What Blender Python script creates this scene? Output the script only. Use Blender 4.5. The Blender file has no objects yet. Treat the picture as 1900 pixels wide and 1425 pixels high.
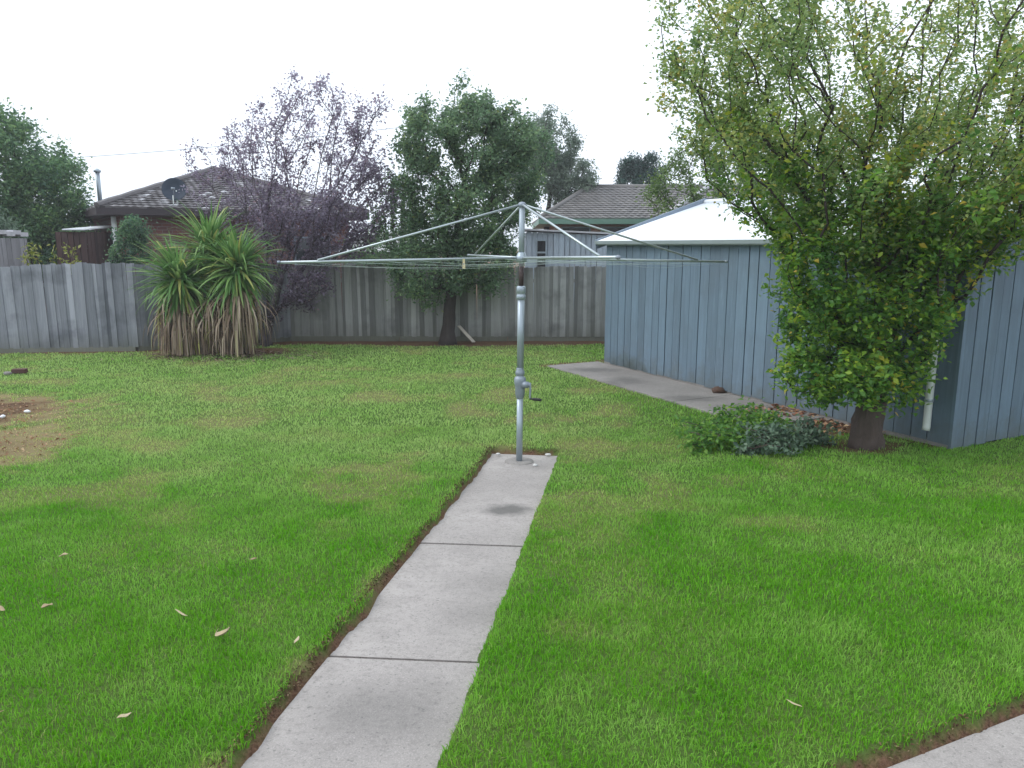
import bpy, math, random
import numpy as np
from mathutils import Vector, Matrix

# ------------------------------------------------------------------ camera, sky, sun, exposure
scene = bpy.context.scene
COL = scene.collection
CAM_Z = 2.10
PITCH = math.atan(257.5 / 1400.0)
cam = bpy.data.cameras.new('camera'); cam.sensor_fit = 'HORIZONTAL'; cam.sensor_width = 36.0
cam.lens = 36.0 * 1400.0 / 1900.0; cam.clip_start = 0.05; cam.clip_end = 2000
camo = bpy.data.objects.new('camera', cam); COL.objects.link(camo)
camo.location = (0, 0, CAM_Z); camo.rotation_euler = (math.pi / 2 - PITCH, 0, 0)
scene.camera = camo

SUN_EL, SUN_AZ = math.radians(50), math.radians(-95)      # azimuth from +Y towards +X
world = bpy.data.worlds.new('World'); scene.world = world; world.use_nodes = True
wn, wl = world.node_tree.nodes, world.node_tree.links
sky = wn.new('ShaderNodeTexSky'); sky.sky_type = 'NISHITA'; sky.sun_disc = False
sky.sun_elevation = SUN_EL; sky.sun_rotation = SUN_AZ; sky.air_density = 1.0; sky.dust_density = 4.0; sky.ozone_density = 1.0
hs = wn.new('ShaderNodeHueSaturation'); hs.inputs['Saturation'].default_value = 0.16
mixw = wn.new('ShaderNodeMix'); mixw.data_type = 'RGBA'; mixw.inputs['Factor'].default_value = 0.75
mixw.inputs['B'].default_value = (7.5, 8.25, 9.3, 1)      # even cloud cover over the clear sky
wl.new(sky.outputs['Color'], hs.inputs['Color']); wl.new(hs.outputs['Color'], mixw.inputs['A'])
bg = next(n for n in wn if n.type == 'BACKGROUND'); bg.inputs['Strength'].default_value = 0.13
wl.new(mixw.outputs['Result'], bg.inputs['Color'])
sun = bpy.data.lights.new('sun', 'SUN'); sun.energy = 0.9; sun.angle = math.radians(28); sun.color = (1.0, 0.97, 0.92)
suno = bpy.data.objects.new('sun', sun); COL.objects.link(suno)
sd = Vector((math.sin(SUN_AZ) * math.cos(SUN_EL), math.cos(SUN_AZ) * math.cos(SUN_EL), math.sin(SUN_EL)))
suno.rotation_euler = sd.to_track_quat('Z', 'Y').to_euler(); suno.location = (0, 0, 30)
scene.view_settings.view_transform = 'Standard'; scene.view_settings.look = 'None'
scene.view_settings.exposure = 0.6; scene.view_settings.gamma = 1.0

rnd = random.Random(7)
rng = np.random.default_rng(7)

# ------------------------------------------------------------------ helpers
def setp(o, label=None, cat=None, group=None, kind=None):
    if label: o['label'] = label
    if cat: o['category'] = cat
    if group: o['group'] = group
    if kind: o['kind'] = kind
    return o

def thing(name, label, cat, loc=(0, 0, 0), group=None):
    o = bpy.data.objects.new(name, None); COL.objects.link(o); o.location = loc; o.empty_display_size = .1
    return setp(o, label, cat, group)

def wloc(p):
    v = Vector((0, 0, 0))
    while p is not None:
        v += Vector(p.location); p = p.parent
    return np.array(v)

class MB:
    """collects shapes given in world coordinates and links them as one mesh"""
    def __init__(s): s.v = []; s.f = []; s.t = []
    def add(s, vs, fs, tint=0.5):
        b = len(s.v); s.v.extend([tuple(p) for p in vs]); s.f.extend([tuple(i + b for i in f) for f in fs])
        s.t.extend([tint] * len(vs)); return s
    def box(s, c, size, rot=None, tint=0.5):
        hx, hy, hz = size[0] / 2, size[1] / 2, size[2] / 2
        vs = [Vector((x, y, z)) for x in (-hx, hx) for y in (-hy, hy) for z in (-hz, hz)]
        if rot is not None: vs = [rot @ p for p in vs]
        return s.add([p + Vector(c) for p in vs], [(0, 1, 3, 2), (4, 6, 7, 5), (0, 4, 5, 1), (2, 3, 7, 6), (0, 2, 6, 4), (1, 5, 7, 3)], tint)
    def hexa(s, lo, hi, tint=0.5):
        n = len(lo)
        return s.add(list(lo) + list(hi), [tuple(range(n))[::-1], tuple(range(n, 2 * n))] + [(i, (i + 1) % n, n + (i + 1) % n, n + i) for i in range(n)], tint)
    def tube(s, pts, rad, n=8, tint=0.5, cap=True, wob=0.0):
        pts = [Vector(p) for p in pts]; m = len(pts)
        if not hasattr(rad, '__len__'): rad = [rad] * m
        d0 = (pts[1] - pts[0]).normalized()
        ref = Vector((1, 0, 0)) if abs(d0.x) < .8 else Vector((0, 1, 0))
        u = d0.cross(ref).normalized(); vs = []
        for i in range(m):
            d = (pts[min(i + 1, m - 1)] - pts[max(i - 1, 0)])
            d = d.normalized() if d.length > 1e-9 else d0
            u = (u - d * u.dot(d)); u = u.normalized() if u.length > 1e-6 else d.orthogonal().normalized()
            w = d.cross(u)
            for k in range(n):
                a = 2 * math.pi * k / n
                r = rad[i] * (1 + wob * math.sin(3 * a + i * 1.7) + wob * .6 * math.sin(5 * a - i * .9))
                vs.append(pts[i] + (u * math.cos(a) + w * math.sin(a)) * r)
        fs = [(i * n + k, i * n + (k + 1) % n, (i + 1) * n + (k + 1) % n, (i + 1) * n + k) for i in range(m - 1) for k in range(n)]
        if cap: fs += [tuple(range(n))[::-1], tuple(range((m - 1) * n, m * n))]
        return s.add(vs, fs, tint)
    def lathe(s, c, prof, n=20, tint=.5):       # prof: (r, z)
        c = Vector(c); vs = []
        for r, z in prof:
            for k in range(n):
                a = 2 * math.pi * k / n; vs.append(c + Vector((r * math.cos(a), r * math.sin(a), z)))
        m = len(prof)
        fs = [(i * n + k, i * n + (k + 1) % n, (i + 1) * n + (k + 1) % n, (i + 1) * n + k) for i in range(m - 1) for k in range(n)]
        fs += [tuple(range(n))[::-1], tuple(range((m - 1) * n, m * n))]
        return s.add(vs, fs, tint)
    def build(s, name, m, parent=None, smooth=False, bevel=0):
        me = bpy.data.meshes.new(name); off = wloc(parent) if parent is not None else np.zeros(3)
        me.from_pydata([tuple(np.array(p) - off) for p in s.v], [], s.f); me.materials.append(m)
        a = me.attributes.new('tint', 'FLOAT', 'POINT'); a.data.foreach_set('value', np.array(s.t, dtype=np.float32))
        me.update()
        if smooth: me.polygons.foreach_set('use_smooth', [True] * len(me.polygons))
        o = bpy.data.objects.new(name, me); COL.objects.link(o)
        if parent is not None: o.parent = parent
        if bevel:
            b = o.modifiers.new('bevel', 'BEVEL'); b.width = bevel; b.segments = 2; b.limit_method = 'ANGLE'
        return o

def np_mesh(name, V, faces, m, parent=None, attrs=None, cols=None, smooth=False):
    """big mesh from numpy; faces is a list of (F,k) index arrays"""
    off = wloc(parent) if parent is not None else np.zeros(3)
    me = bpy.data.meshes.new(name)
    me.vertices.add(len(V)); me.vertices.foreach_set('co', (V - off).astype(np.float32).ravel())
    li = np.concatenate([f.ravel() for f in faces]).astype(np.int32)
    tot = np.concatenate([np.full(len(f), f.shape[1], dtype=np.int32) for f in faces])
    st = np.concatenate([[0], np.cumsum(tot)[:-1]]).astype(np.int32)
    me.loops.add(len(li)); me.loops.foreach_set('vertex_index', li)
    me.polygons.add(len(tot)); me.polygons.foreach_set('loop_start', st); me.polygons.foreach_set('loop_total', tot)
    for k, a in (attrs or {}).items():
        at = me.attributes.new(k, 'FLOAT', 'POINT'); at.data.foreach_set('value', a.astype(np.float32))
    for k, a in (cols or {}).items():
        at = me.attributes.new(k, 'FLOAT_COLOR', 'POINT')
        at.data.foreach_set('color', np.concatenate([a, np.ones((len(a), 1))], 1).astype(np.float32).ravel())
    if smooth: me.polygons.foreach_set('use_smooth', np.ones(len(tot), dtype=bool))
    me.materials.append(m); me.update(calc_edges=True); me.validate()
    o = bpy.data.objects.new(name, me); COL.objects.link(o)
    if parent is not None: o.parent = parent
    return o

def hash2(ix, iy, seed):
    h = (ix.astype(np.int64) * 374761393 + iy.astype(np.int64) * 668265263 + seed * 1442695041) & 0x7fffffff
    h = ((h ^ (h >> 13)) * 1274126177) & 0x7fffffff
    return ((h ^ (h >> 16)) & 0xffff) / 65535.0
def vnoise(x, y, seed=0):
    x = np.asarray(x, float); y = np.asarray(y, float)
    ix, iy = np.floor(x), np.floor(y); fx, fy = x - ix, y - iy
    fx = fx * fx * (3 - 2 * fx); fy = fy * fy * (3 - 2 * fy)
    a, b = hash2(ix, iy, seed), hash2(ix + 1, iy, seed); c, d = hash2(ix, iy + 1, seed), hash2(ix + 1, iy + 1, seed)
    return (a * (1 - fx) + b * fx) * (1 - fy) + (c * (1 - fx) + d * fx) * fy
def fbm(x, y, seed=0, o=4):
    s, a, t = 0, .5, 0
    for i in range(o):
        s = s + a * vnoise(np.asarray(x) * 2 ** i, np.asarray(y) * 2 ** i, seed + i); t += a; a *= .55
    return s / t
def sstep(a, b, x):
    t = np.clip((x - a) / (b - a), 0, 1); return t * t * (3 - 2 * t)

# ------------------------------------------------------------------ materials
class NT:
    def __init__(s, name):
        s.m = bpy.data.materials.new(name); s.m.use_nodes = True; s.n = s.m.node_tree.nodes; s.l = s.m.node_tree.links
        s.p = next(x for x in s.n if x.type == 'BSDF_PRINCIPLED'); s.out = next(x for x in s.n if x.type == 'OUTPUT_MATERIAL')
        s.tc = s.n.new('ShaderNodeTexCoord')
    def lk(s, a, b): s.l.new(a, b)
    def mapping(s, scale=(1, 1, 1), src='Object', rot=(0, 0, 0)):
        m = s.n.new('ShaderNodeMapping'); m.inputs['Scale'].default_value = scale; m.inputs['Rotation'].default_value = rot
        s.lk(s.tc.outputs[src], m.inputs['Vector']); return m.outputs['Vector']
    def world(s, scale=(1, 1, 1)):
        g = s.n.new('ShaderNodeNewGeometry'); m = s.n.new('ShaderNodeMapping'); m.inputs['Scale'].default_value = scale
        s.lk(g.outputs['Position'], m.inputs['Vector']); return m.outputs['Vector']
    def noise(s, vec, scale, detail=4, rough=.55, dist=0):
        t = s.n.new('ShaderNodeTexNoise'); t.inputs['Scale'].default_value = scale; t.inputs['Detail'].default_value = detail
        t.inputs['Roughness'].default_value = rough; t.inputs['Distortion'].default_value = dist
        s.lk(vec, t.inputs['Vector']); return t.outputs['Fac']
    def ramp(s, fac, stops):
        r = s.n.new('ShaderNodeValToRGB'); e = r.color_ramp.elements
        while len(e) > 1: e.remove(e[-1])
        e[0].position = stops[0][0]; e[0].color = (*stops[0][1], 1) if len(stops[0][1]) == 3 else stops[0][1]
        for p, c in stops[1:]:
            k = e.new(p); k.color = (*c, 1)
        s.lk(fac, r.inputs['Fac']); return r.outputs['Color']
    def mix(s, a, b, fac, mode='MIX'):
        m = s.n.new('ShaderNodeMix'); m.data_type = 'RGBA'; m.blend_type = mode
        for k, v in (('A', a), ('B', b)):
            if isinstance(v, tuple): m.inputs[k].default_value = (*v, 1)
            else: s.lk(v, m.inputs[k])
        if isinstance(fac, (int, float)): m.inputs['Factor'].default_value = fac
        else: s.lk(fac, m.inputs['Factor'])
        return m.outputs['Result']
    def math(s, op, a, b=0.0, clamp=False):
        m = s.n.new('ShaderNodeMath'); m.operation = op; m.use_clamp = clamp
        for i, v in enumerate((a, b)):
            if isinstance(v, (int, float)): m.inputs[i].default_value = v
            else: s.lk(v, m.inputs[i])
        return m.outputs[0]
    def attr(s, name, color=False):
        a = s.n.new('ShaderNodeAttribute'); a.attribute_name = name; return a.outputs['Color' if color else 'Fac']
    def bump(s, h, strength=.3, dist=.01):
        b = s.n.new('ShaderNodeBump'); b.inputs['Strength'].default_value = strength; b.inputs['Distance'].default_value = dist
        s.lk(h, b.inputs['Height']); s.lk(b.outputs['Normal'], s.p.inputs['Normal'])
    def fin(s, col, rough=.8, metal=0.0, spec=.4):
        if isinstance(col, tuple): s.p.inputs['Base Color'].default_value = (*col, 1)
        else: s.lk(col, s.p.inputs['Base Color'])
        if isinstance(rough, (int, float)): s.p.inputs['Roughness'].default_value = rough
        else: s.lk(rough, s.p.inputs['Roughness'])
        s.p.inputs['Metallic'].default_value = metal; s.p.inputs['Specular IOR Level'].default_value = spec
        return s.m
    def translucent(s, col, fac=.3):
        t = s.n.new('ShaderNodeBsdfTranslucent'); s.lk(col, t.inputs['Color']) if not isinstance(col, tuple) else None
        x = s.n.new('ShaderNodeMixShader'); x.inputs['Fac'].default_value = fac
        s.lk(s.p.outputs['BSDF'], x.inputs[1]); s.lk(t.outputs['BSDF'], x.inputs[2]); s.lk(x.outputs['Shader'], s.out.inputs['Surface'])

def plain(name, col, rough=.7, metal=0, var=.25, scale=8, bump=.15, stretch=(1, 1, 1), spec=.4):
    t = NT(name); n = t.noise(t.mapping(stretch), scale, 5)
    c = t.mix(tuple(x * (1 - var) for x in col), tuple(min(1, x * (1 + var)) for x in col), n)
    if bump: t.bump(t.noise(t.mapping(stretch), scale * 4, 4), bump, .005)
    return t.fin(c, rough, metal, spec)

def leaf_mat(name, stops, trans=.35, rough=.45, spec=.35):
    t = NT(name); c = t.ramp(t.attr('tint'), stops); t.fin(c, rough, 0, spec); t.translucent(c, trans); return t.m

def bark_mat(name, a, b):
    t = NT(name); v = t.mapping((6, 6, 1.4)); n = t.noise(v, 4, 6, .65, .6)
    t.bump(n, .8, .03); return t.fin(t.mix(a, b, n), .9, 0, .2)

def concrete_mat(name, stains=(), base=(.40, .395, .39)):
    t = NT(name); w = t.world()
    big = t.noise(w, .9, 5, .6); mid = t.noise(w, 6, 6, .65); fine = t.noise(w, 160, 3, .7); sp = t.noise(w, 70, 2, .5)
    c = t.mix(tuple(x * .70 for x in base), tuple(min(1, x * 1.16) for x in base), t.ramp(big, [(.3, (0, 0, 0)), (.66, (1, 1, 1))]))
    c = t.mix(c, tuple(x * .72 for x in base), t.math('MULTIPLY', t.ramp(mid, [(.46, (0, 0, 0)), (.72, (1, 1, 1))]), .75))
    c = t.mix(c, tuple(min(1, x * 1.25) for x in base), t.math('MULTIPLY', t.ramp(fine, [(.48, (0, 0, 0)), (.66, (1, 1, 1))]), .7))
    c = t.mix(c, tuple(x * .6 for x in base), t.math('MULTIPLY', t.ramp(t.noise(w, 34, 4, .75), [(.50, (0, 0, 0)), (.66, (1, 1, 1))]), .55))
    c = t.mix(c, (.10, .10, .095), t.math('MULTIPLY', t.ramp(sp, [(.62, (0, 0, 0)), (.72, (1, 1, 1))]), .55))
    for (x, y, rx, ry, k) in stains:
        g = t.n.new('ShaderNodeNewGeometry'); mp = t.n.new('ShaderNodeMapping'); mp.vector_type = 'TEXTURE'
        mp.inputs['Location'].default_value = (x, y, 0); mp.inputs['Scale'].default_value = (rx, ry, 1e4)
        t.lk(g.outputs['Position'], mp.inputs['Vector'])
        ln = t.n.new('ShaderNodeVectorMath'); ln.operation = 'LENGTH'; t.lk(mp.outputs['Vector'], ln.inputs[0])
        d = t.math('ADD', ln.outputs['Value'], t.math('MULTIPLY', t.math('SUBTRACT', mid, .5), 1.6))
        c = t.mix(c, (.09, .088, .082), t.math('MULTIPLY', t.ramp(d, [(.35, (1, 1, 1)), (1.0, (0, 0, 0))]), k))
    t.bump(t.math('ADD', fine, mid), .25, .004); return t.fin(c, .85, 0, .3)

def wood_mat(name, lo, hi, green=0.0):
    t = NT(name); v = t.mapping((14, 14, .7)); n = t.noise(v, 3, 6, .65, .3); tint = t.attr('tint')
    blot = t.noise(t.mapping(), 1.7, 4)
    f = t.math('ADD', t.math('MULTIPLY', n, .5), t.math('MULTIPLY', tint, .56))
    c = t.ramp(f, [(.25, lo), (.85, hi)])
    c = t.mix(c, tuple(x * .55 for x in lo), t.math('MULTIPLY', t.ramp(blot, [(.52, (0, 0, 0)), (.72, (1, 1, 1))]), .6))
    if green:
        sx = t.n.new('ShaderNodeSeparateXYZ'); g = t.n.new('ShaderNodeNewGeometry'); t.lk(g.outputs['Position'], sx.inputs[0])
        low = t.math('ADD', sx.outputs['Z'], t.math('MULTIPLY', blot, .5))
        c = t.mix(c, (.09, .10, .05), t.math('MULTIPLY', t.ramp(low, [(.30, (1, 1, 1)), (.75, (0, 0, 0))]), green))   # dark olive tone towards the bottom, fading out higher up
    t.bump(n, .5, .006); return t.fin(c, .85, 0, .25)

def painted_mat(name, base, stains=True):
    t = NT(name); v = t.mapping((9, 9, .5)); n = t.noise(v, 2.5, 6, .6, .2); tint = t.attr('tint'); blot = t.noise(t.mapping(), 1.3, 5, .6)
    f = t.math('ADD', t.math('MULTIPLY', n, .6), t.math('MULTIPLY', tint, .4))
    c = t.ramp(f, [(.25, tuple(x * .74 for x in base)), (.75, tuple(x * 1.2 for x in base))])
    c = t.mix(c, tuple(x * .72 for x in (base[0] * 1.1, base[1], base[2] * .95)), t.math('MULTIPLY', t.ramp(blot, [(.4, (0, 0, 0)), (.68, (1, 1, 1))]), .6))
    c = t.mix(c, tuple(min(1, x * 1.45 + .02) for x in base), t.math('MULTIPLY', t.ramp(t.noise(t.mapping((5, 5, .8)), 3, 6, .7), [(.55, (0, 0, 0)), (.78, (1, 1, 1))]), .5))
    gp = t.n.new('ShaderNodeNewGeometry'); sz = t.n.new('ShaderNodeSeparateXYZ'); t.lk(gp.outputs['Position'], sz.inputs[0])
    hgt = t.math('ADD', sz.outputs['Z'], t.math('MULTIPLY', t.math('SUBTRACT', t.noise(t.mapping(), 5, 5, .65), .5), .9))
    c = t.mix(c, (.10, .11, .10), t.math('MULTIPLY', t.ramp(hgt, [(.05, (1, 1, 1)), (.38, (0, 0, 0))]), .55))     # mud splashed up from the ground
    if stains:
        g = t.n.new('ShaderNodeNewGeometry'); mp = t.n.new('ShaderNodeMapping'); mp.vector_type = 'TEXTURE'
        mp.inputs['Location'].default_value = (1.95, 12.4, 0.02); mp.inputs['Scale'].default_value = (.5, 1.0, .33)
        t.lk(g.outputs['Position'], mp.inputs['Vector'])
        ln = t.n.new('ShaderNodeVectorMath'); ln.operation = 'LENGTH'; t.lk(mp.outputs['Vector'], ln.inputs[0])
        d = t.math('ADD', ln.outputs['Value'], t.math('MULTIPLY', t.math('SUBTRACT', t.noise(t.mapping(), 7, 5), .5), 1.2))
        c = t.mix(c, (.05, .065, .06), t.math('MULTIPLY', t.ramp(d, [(.3, (1, 1, 1)), (1.0, (0, 0, 0))]), .75))
    t.bump(n, .25, .004); return t.fin(c, .7, 0, .35)

def brick_mat(name, c1, c2, mortar, ang):
    t = NT(name); mp = t.mapping((1, 1, 1), 'Object', (0, 0, ang))
    sx = t.n.new('ShaderNodeSeparateXYZ'); t.lk(mp, sx.inputs[0]); cx = t.n.new('ShaderNodeCombineXYZ')
    t.lk(sx.outputs['X'], cx.inputs['X']); t.lk(sx.outputs['Z'], cx.inputs['Y'])
    b = t.n.new('ShaderNodeTexBrick'); b.inputs['Color1'].default_value = (*c1, 1); b.inputs['Color2'].default_value = (*c2, 1); b.inputs['Mortar'].default_value = (*mortar, 1)
    b.inputs['Scale'].default_value = 1; b.inputs['Brick Width'].default_value = .24; b.inputs['Row Height'].default_value = .086; b.inputs['Mortar Size'].default_value = .01
    t.lk(cx.outputs[0], b.inputs['Vector']); c = t.mix(b.outputs['Color'], tuple(x * .7 for x in c1), t.math('MULTIPLY', t.noise(mp, 3, 4), .6))
    return t.fin(c, .85, 0, .25)

def tile_mat(name, stops):
    t = NT(name); n = t.noise(t.mapping(), 9, 5, .7); f = t.math('ADD', t.math('MULTIPLY', t.attr('tint'), .75), t.math('MULTIPLY', n, .3))
    return t.fin(t.ramp(f, stops), .55, 0, .45)

M = {}
t = NT('lawn_soil'); w = t.world(); n1 = t.noise(w, 3, 5); n2 = t.noise(w, 60, 4, .7)
gcol = t.ramp(n1, [(.3, (.055, .15, .016)), (.7, (.10, .20, .035))])
gcol = t.mix(gcol, (.40, .29, .17), t.math('MULTIPLY', t.attr('dry'), .75))
gcol = t.mix(gcol, (.13, .11, .06), t.math('MULTIPLY', n2, .45))
scol = t.ramp(n2, [(.3, (.075, .042, .026)), (.7, (.24, .14, .09))])
scol = t.mix(scol, t.ramp(n1, [(.4, (.24, .17, .09)), (.6, (.13, .08, .05))]), t.math('MULTIPLY', t.attr('dry'), .8))
t.bump(n2, .9, .03); M['ground'] = t.fin(t.mix(gcol, scol, t.attr('soil')), .95, 0, .1)
t = NT('grass_blade'); c = t.attr('col', True); t.fin(c, .5, 0, .3); t.translucent(c, .42); M['grass'] = t.m
M['path'] = concrete_mat('path_concrete', [(-.03, 5.45, .24, .2, .8), (-.25, 4.0, .3, .3, .18), (-.5, 2.7, .45, .3, .35), (-.2, 3.6, .3, .25, .25), (.2, 6.9, .25, .2, .25), (-.02, 4.1, .2, .35, .15)], (.34, .316, .298))
M['strip'] = concrete_mat('strip_concrete', [(1.35, 12.3, .5, .3, .65), (1.75, 11.3, .35, .4, .6), (2.4, 9.9, .5, .3, .6), (1.5, 10.9, .2, .5, .4), (2.9, 9.2, .5, .4, .6)], (.25, .235, .22))
M['fence_silver'] = wood_mat('silver_palings', (.14, .148, .175), (.43, .437, .50), .5)
M['fence_brown'] = wood_mat('brown_palings', (.155, .158, .155), (.45, .455, .45), .45)
M['plinth'] = wood_mat('plinth_timber', (.14, .14, .12), (.28, .28, .25), .4)
M['shed_paint'] = painted_mat('blue_grey_paint', (.135, .197, .258))
M['shed_dark'] = plain('shed_inside_dark', (.02, .022, .025), .9, 0, .2, 4, 0)
M['roof_white'] = plain('white_metal_roof', (.78, .82, .86), .35, 0, .05, 3, .05)
M['gutter'] = plain('gutter_paint', (.26, .31, .32), .45, 0, .1, 5, .05)
M['barge'] = plain('barge_paint', (.20, .25, .31), .6, 0, .12, 5, .1)
M['white_pipe'] = plain('white_pvc', (.62, .66, .64), .45, 0, .1, 6, .05)
M['galv'] = plain('galvanised_steel', (.36, .42, .47), .42, .45, .14, 14, .1, (1, 1, .4))
M['galv_bright'] = plain('bright_galvanised_tube', (.44, .50, .52), .35, .5, .1, 12, .05)
M['galv_dark'] = plain('dull_cast_metal', (.27, .31, .36), .5, .4, .25, 20, .2)
M['rust'] = plain('rusty_greased_tube', (.07, .05, .05), .55, .3, .5, 30, .2)
M['wire'] = plain('line_wire', (.30, .38, .36), .4, .3, .1, 5, 0)
M['black'] = plain('black_plastic', (.015, .015, .017), .45, 0, .2, 5, 0)
M['peg'] = plain('peg_wood', (.72, .62, .36), .6, 0, .1, 20, 0)
M['brick'] = brick_mat('red_brick', (.20, .085, .07), (.12, .06, .06), (.2, .17, .16), math.radians(-34))
M['brick2'] = brick_mat('orange_brick', (.34, .15, .09), (.24, .11, .07), (.3, .26, .22), 0)
M['tile'] = tile_mat('glint_flecked_tiles', [(.2, (.055, .05, .052)), (.5, (.115, .105, .108)), (.75, (.18, .17, .175)), (.92, (.55, .55, .58))])  # palest stop paints sky glints as white flecks on scattered tiles
M['tile2'] = tile_mat('grey_brown_tiles', [(.2, (.12, .115, .112)), (.6, (.155, .147, .142)), (.95, (.19, .18, .172))])
M['fascia'] = plain('brown_fascia', (.045, .035, .04), .6, 0, .2, 5, .05)
M['fascia_green'] = plain('green_gutter', (.13, .24, .19), .5, 0, .12, 5, .05)
M['glass'] = plain('window_glass', (.02, .025, .03), .08, 0, .1, 3, 0, spec=.6)
M['dish'] = plain('dark_dish_paint', (.02, .035, .06), .5, 0, .15, 8, .05)
M['metal_sheet'] = painted_mat('pale_blue_sheet', (.42, .50, .58), False)
M['brown_timber'] = wood_mat('brown_stained_timber', (.05, .035, .035), (.13, .08, .075))
M['grey_timber'] = wood_mat('old_grey_timber', (.17, .17, .18), (.40, .40, .42))
M['pale_roof'] = plain('pale_weathered_sheet', (.50, .50, .53), .6, 0, .3, 10, .1)
M['bark'] = bark_mat('rough_brown_bark', (.045, .035, .03), (.17, .13, .115))
M['bark_dark'] = bark_mat('dark_twig_bark', (.035, .028, .028), (.09, .075, .07))
M['bark_plum'] = bark_mat('plum_bark', (.05, .04, .048), (.15, .125, .14))
M['leaf_big'] = leaf_mat('privet_leaves', [(0, (.055, .15, .045)), (.4, (.13, .30, .055)), (.72, (.29, .46, .055)), (.9, (.48, .54, .06)), (1, (.6, .42, .07))], .5)
M['leaf_up'] = leaf_mat('upper_leaves', [(0, (.11, .20, .075)), (.4, (.21, .33, .115)), (.75, (.36, .46, .16)), (.92, (.48, .46, .11)), (1, (.58, .40, .10))], .52)
M['leaf_green'] = leaf_mat('mid_green_leaves', [(0, (.08, .15, .09)), (.5, (.18, .29, .16)), (.9, (.31, .43, .19)), (1, (.42, .46, .13))], .5)
M['leaf_gum'] = leaf_mat('grey_green_leaves', [(0, (.11, .16, .13)), (.5, (.20, .27, .20)), (1, (.32, .38, .28))], .45)
M['leaf_dark'] = leaf_mat('dark_tree_leaves', [(0, (.07, .15, .10)), (.5, (.15, .28, .13)), (1, (.28, .42, .14))], .48)
M['leaf_blue'] = leaf_mat('bluish_leaves', [(0, (.07, .13, .09)), (.5, (.15, .23, .15)), (1, (.30, .38, .27))], .35)
M['leaf_plum'] = leaf_mat('purple_leaves', [(0, (.12, .09, .13)), (.5, (.235, .19, .26)), (.85, (.40, .36, .46)), (1, (.32, .17, .18))], .5)
M['leaf_conifer'] = leaf_mat('conifer_needles', [(0, (.012, .045, .038)), (1, (.045, .11, .08))], .15)
M['leaf_olive'] = leaf_mat('olive_leaves', [(0, (.06, .12, .035)), (.5, (.13, .22, .055)), (1, (.24, .32, .09))])
M['leaf_yellow'] = leaf_mat('yellow_green_leaves', [(0, (.12, .18, .03)), (.5, (.28, .33, .06)), (1, (.45, .44, .15))], .35)
M['yucca'] = leaf_mat('sword_leaves', [(0, (.065, .165, .045)), (.5, (.16, .32, .09)), (.85, (.30, .43, .15)), (1, (.50, .48, .14))], .38, .4)
M['dead'] = leaf_mat('dead_sword_leaves', [(0, (.10, .07, .05)), (.5, (.29, .21, .15)), (.85, (.56, .45, .36)), (1, (.36, .38, .07))], .15, .7, .2)
M['litter'] = leaf_mat('dry_leaves', [(0, (.12, .05, .03)), (.5, (.30, .14, .08)), (1, (.48, .34, .2))], .15, .7, .2)
M['crumb'] = leaf_mat('soil_crumbs', [(0, (.06, .035, .022)), (.6, (.15, .09, .055)), (1, (.36, .27, .16))], .05, .8, .1)
M['pale_leaf'] = leaf_mat('pale_fallen_leaf', [(0, (.30, .21, .12)), (.5, (.46, .37, .23)), (1, (.62, .54, .38))], .15, .6, .2)
M['clod'] = plain('soil_clod', (.09, .055, .04), .95, 0, .4, 20, .6)
M['stone'] = plain('pale_stone', (.55, .55, .53), .8, 0, .2, 12, .2)
M['scrap'] = plain('white_scrap', (.8, .82, .85), .5, 0, .08, 12, 0)
M['brick_loose'] = plain('old_brick', (.10, .05, .045), .9, 0, .3, 20, .4)
M['offcut'] = wood_mat('pale_offcut_timber', (.38, .34, .28), (.62, .56, .48))

# ------------------------------------------------------------------ lie of the land
P = np.array([1.62, 13.06]); Q = np.array([4.44, 7.41]); WL = float(np.linalg.norm(Q - P))
WD = (Q - P) / WL; WN = np.array([-WD[1], WD[0]])            # along the long wall, and into the shed
LAWN = .05
def base_h(y):
    tt = 7.4 - np.asarray(y, float); return .061 * .5 * (tt + np.sqrt(tt * tt + .36))
def path_d(x, y):
    wob = .012 * (vnoise(y * 7, x * 0 + 3, 5) - .5)
    xl = -.96 + .148 * (y - 2.34); xr = -.24 + .1435 * (y - 2.34); ye = 7.41 - .147 * (x + .21)
    return x - xl + wob, xr - x + wob, ye - y
def patio_d(x, y): return (x - 1.3) * .432 - (y - 2.34) * .902
def strip_st(x, y):
    dx, dy = x - P[0], y - P[1]; return dx * WD[0] + dy * WD[1], dx * WN[0] + dy * WN[1]
def edge_mask(x, y):            # 1 where the lawn is cut away for path and patio
    a, b, c = path_d(x, y)
    wob = .03 * (vnoise(x * 9, y * 9, 11) - .5) + .04 * (vnoise(x * 2.5, y * 2.5, 12) - .5)
    m1 = np.minimum(np.minimum(a + .002 + wob, b - .010 + .022 * (vnoise(x * 14, y * 14, 13) - .5)), c + .05 + wob)
    m2 = patio_d(x, y) + .018 + wob * 1.2
    return sstep(-.03, .015, np.maximum(m1, m2))
def ground_h(x, y):
    und = .022 * (fbm(x * .8, y * .8, 21) - .5) + .012 * (vnoise(x * 4, y * 4, 22) - .5)
    h = base_h(y) + (LAWN + und) * (1 - edge_mask(x, y)) - .012 * edge_mask(x, y)
    bed = np.clip(1 - np.hypot((x + 6.95) / 1.15, (y - 9.0) / 1.0), 0, 1)
    h = h + .10 * bed * (vnoise(x * 8, y * 8, 31) + .3)
    yb = np.clip(1 - np.hypot((x + 5.6) / 1.1, (y - 14.3) / .9), 0, 1)
    return h + .12 * yb
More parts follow.
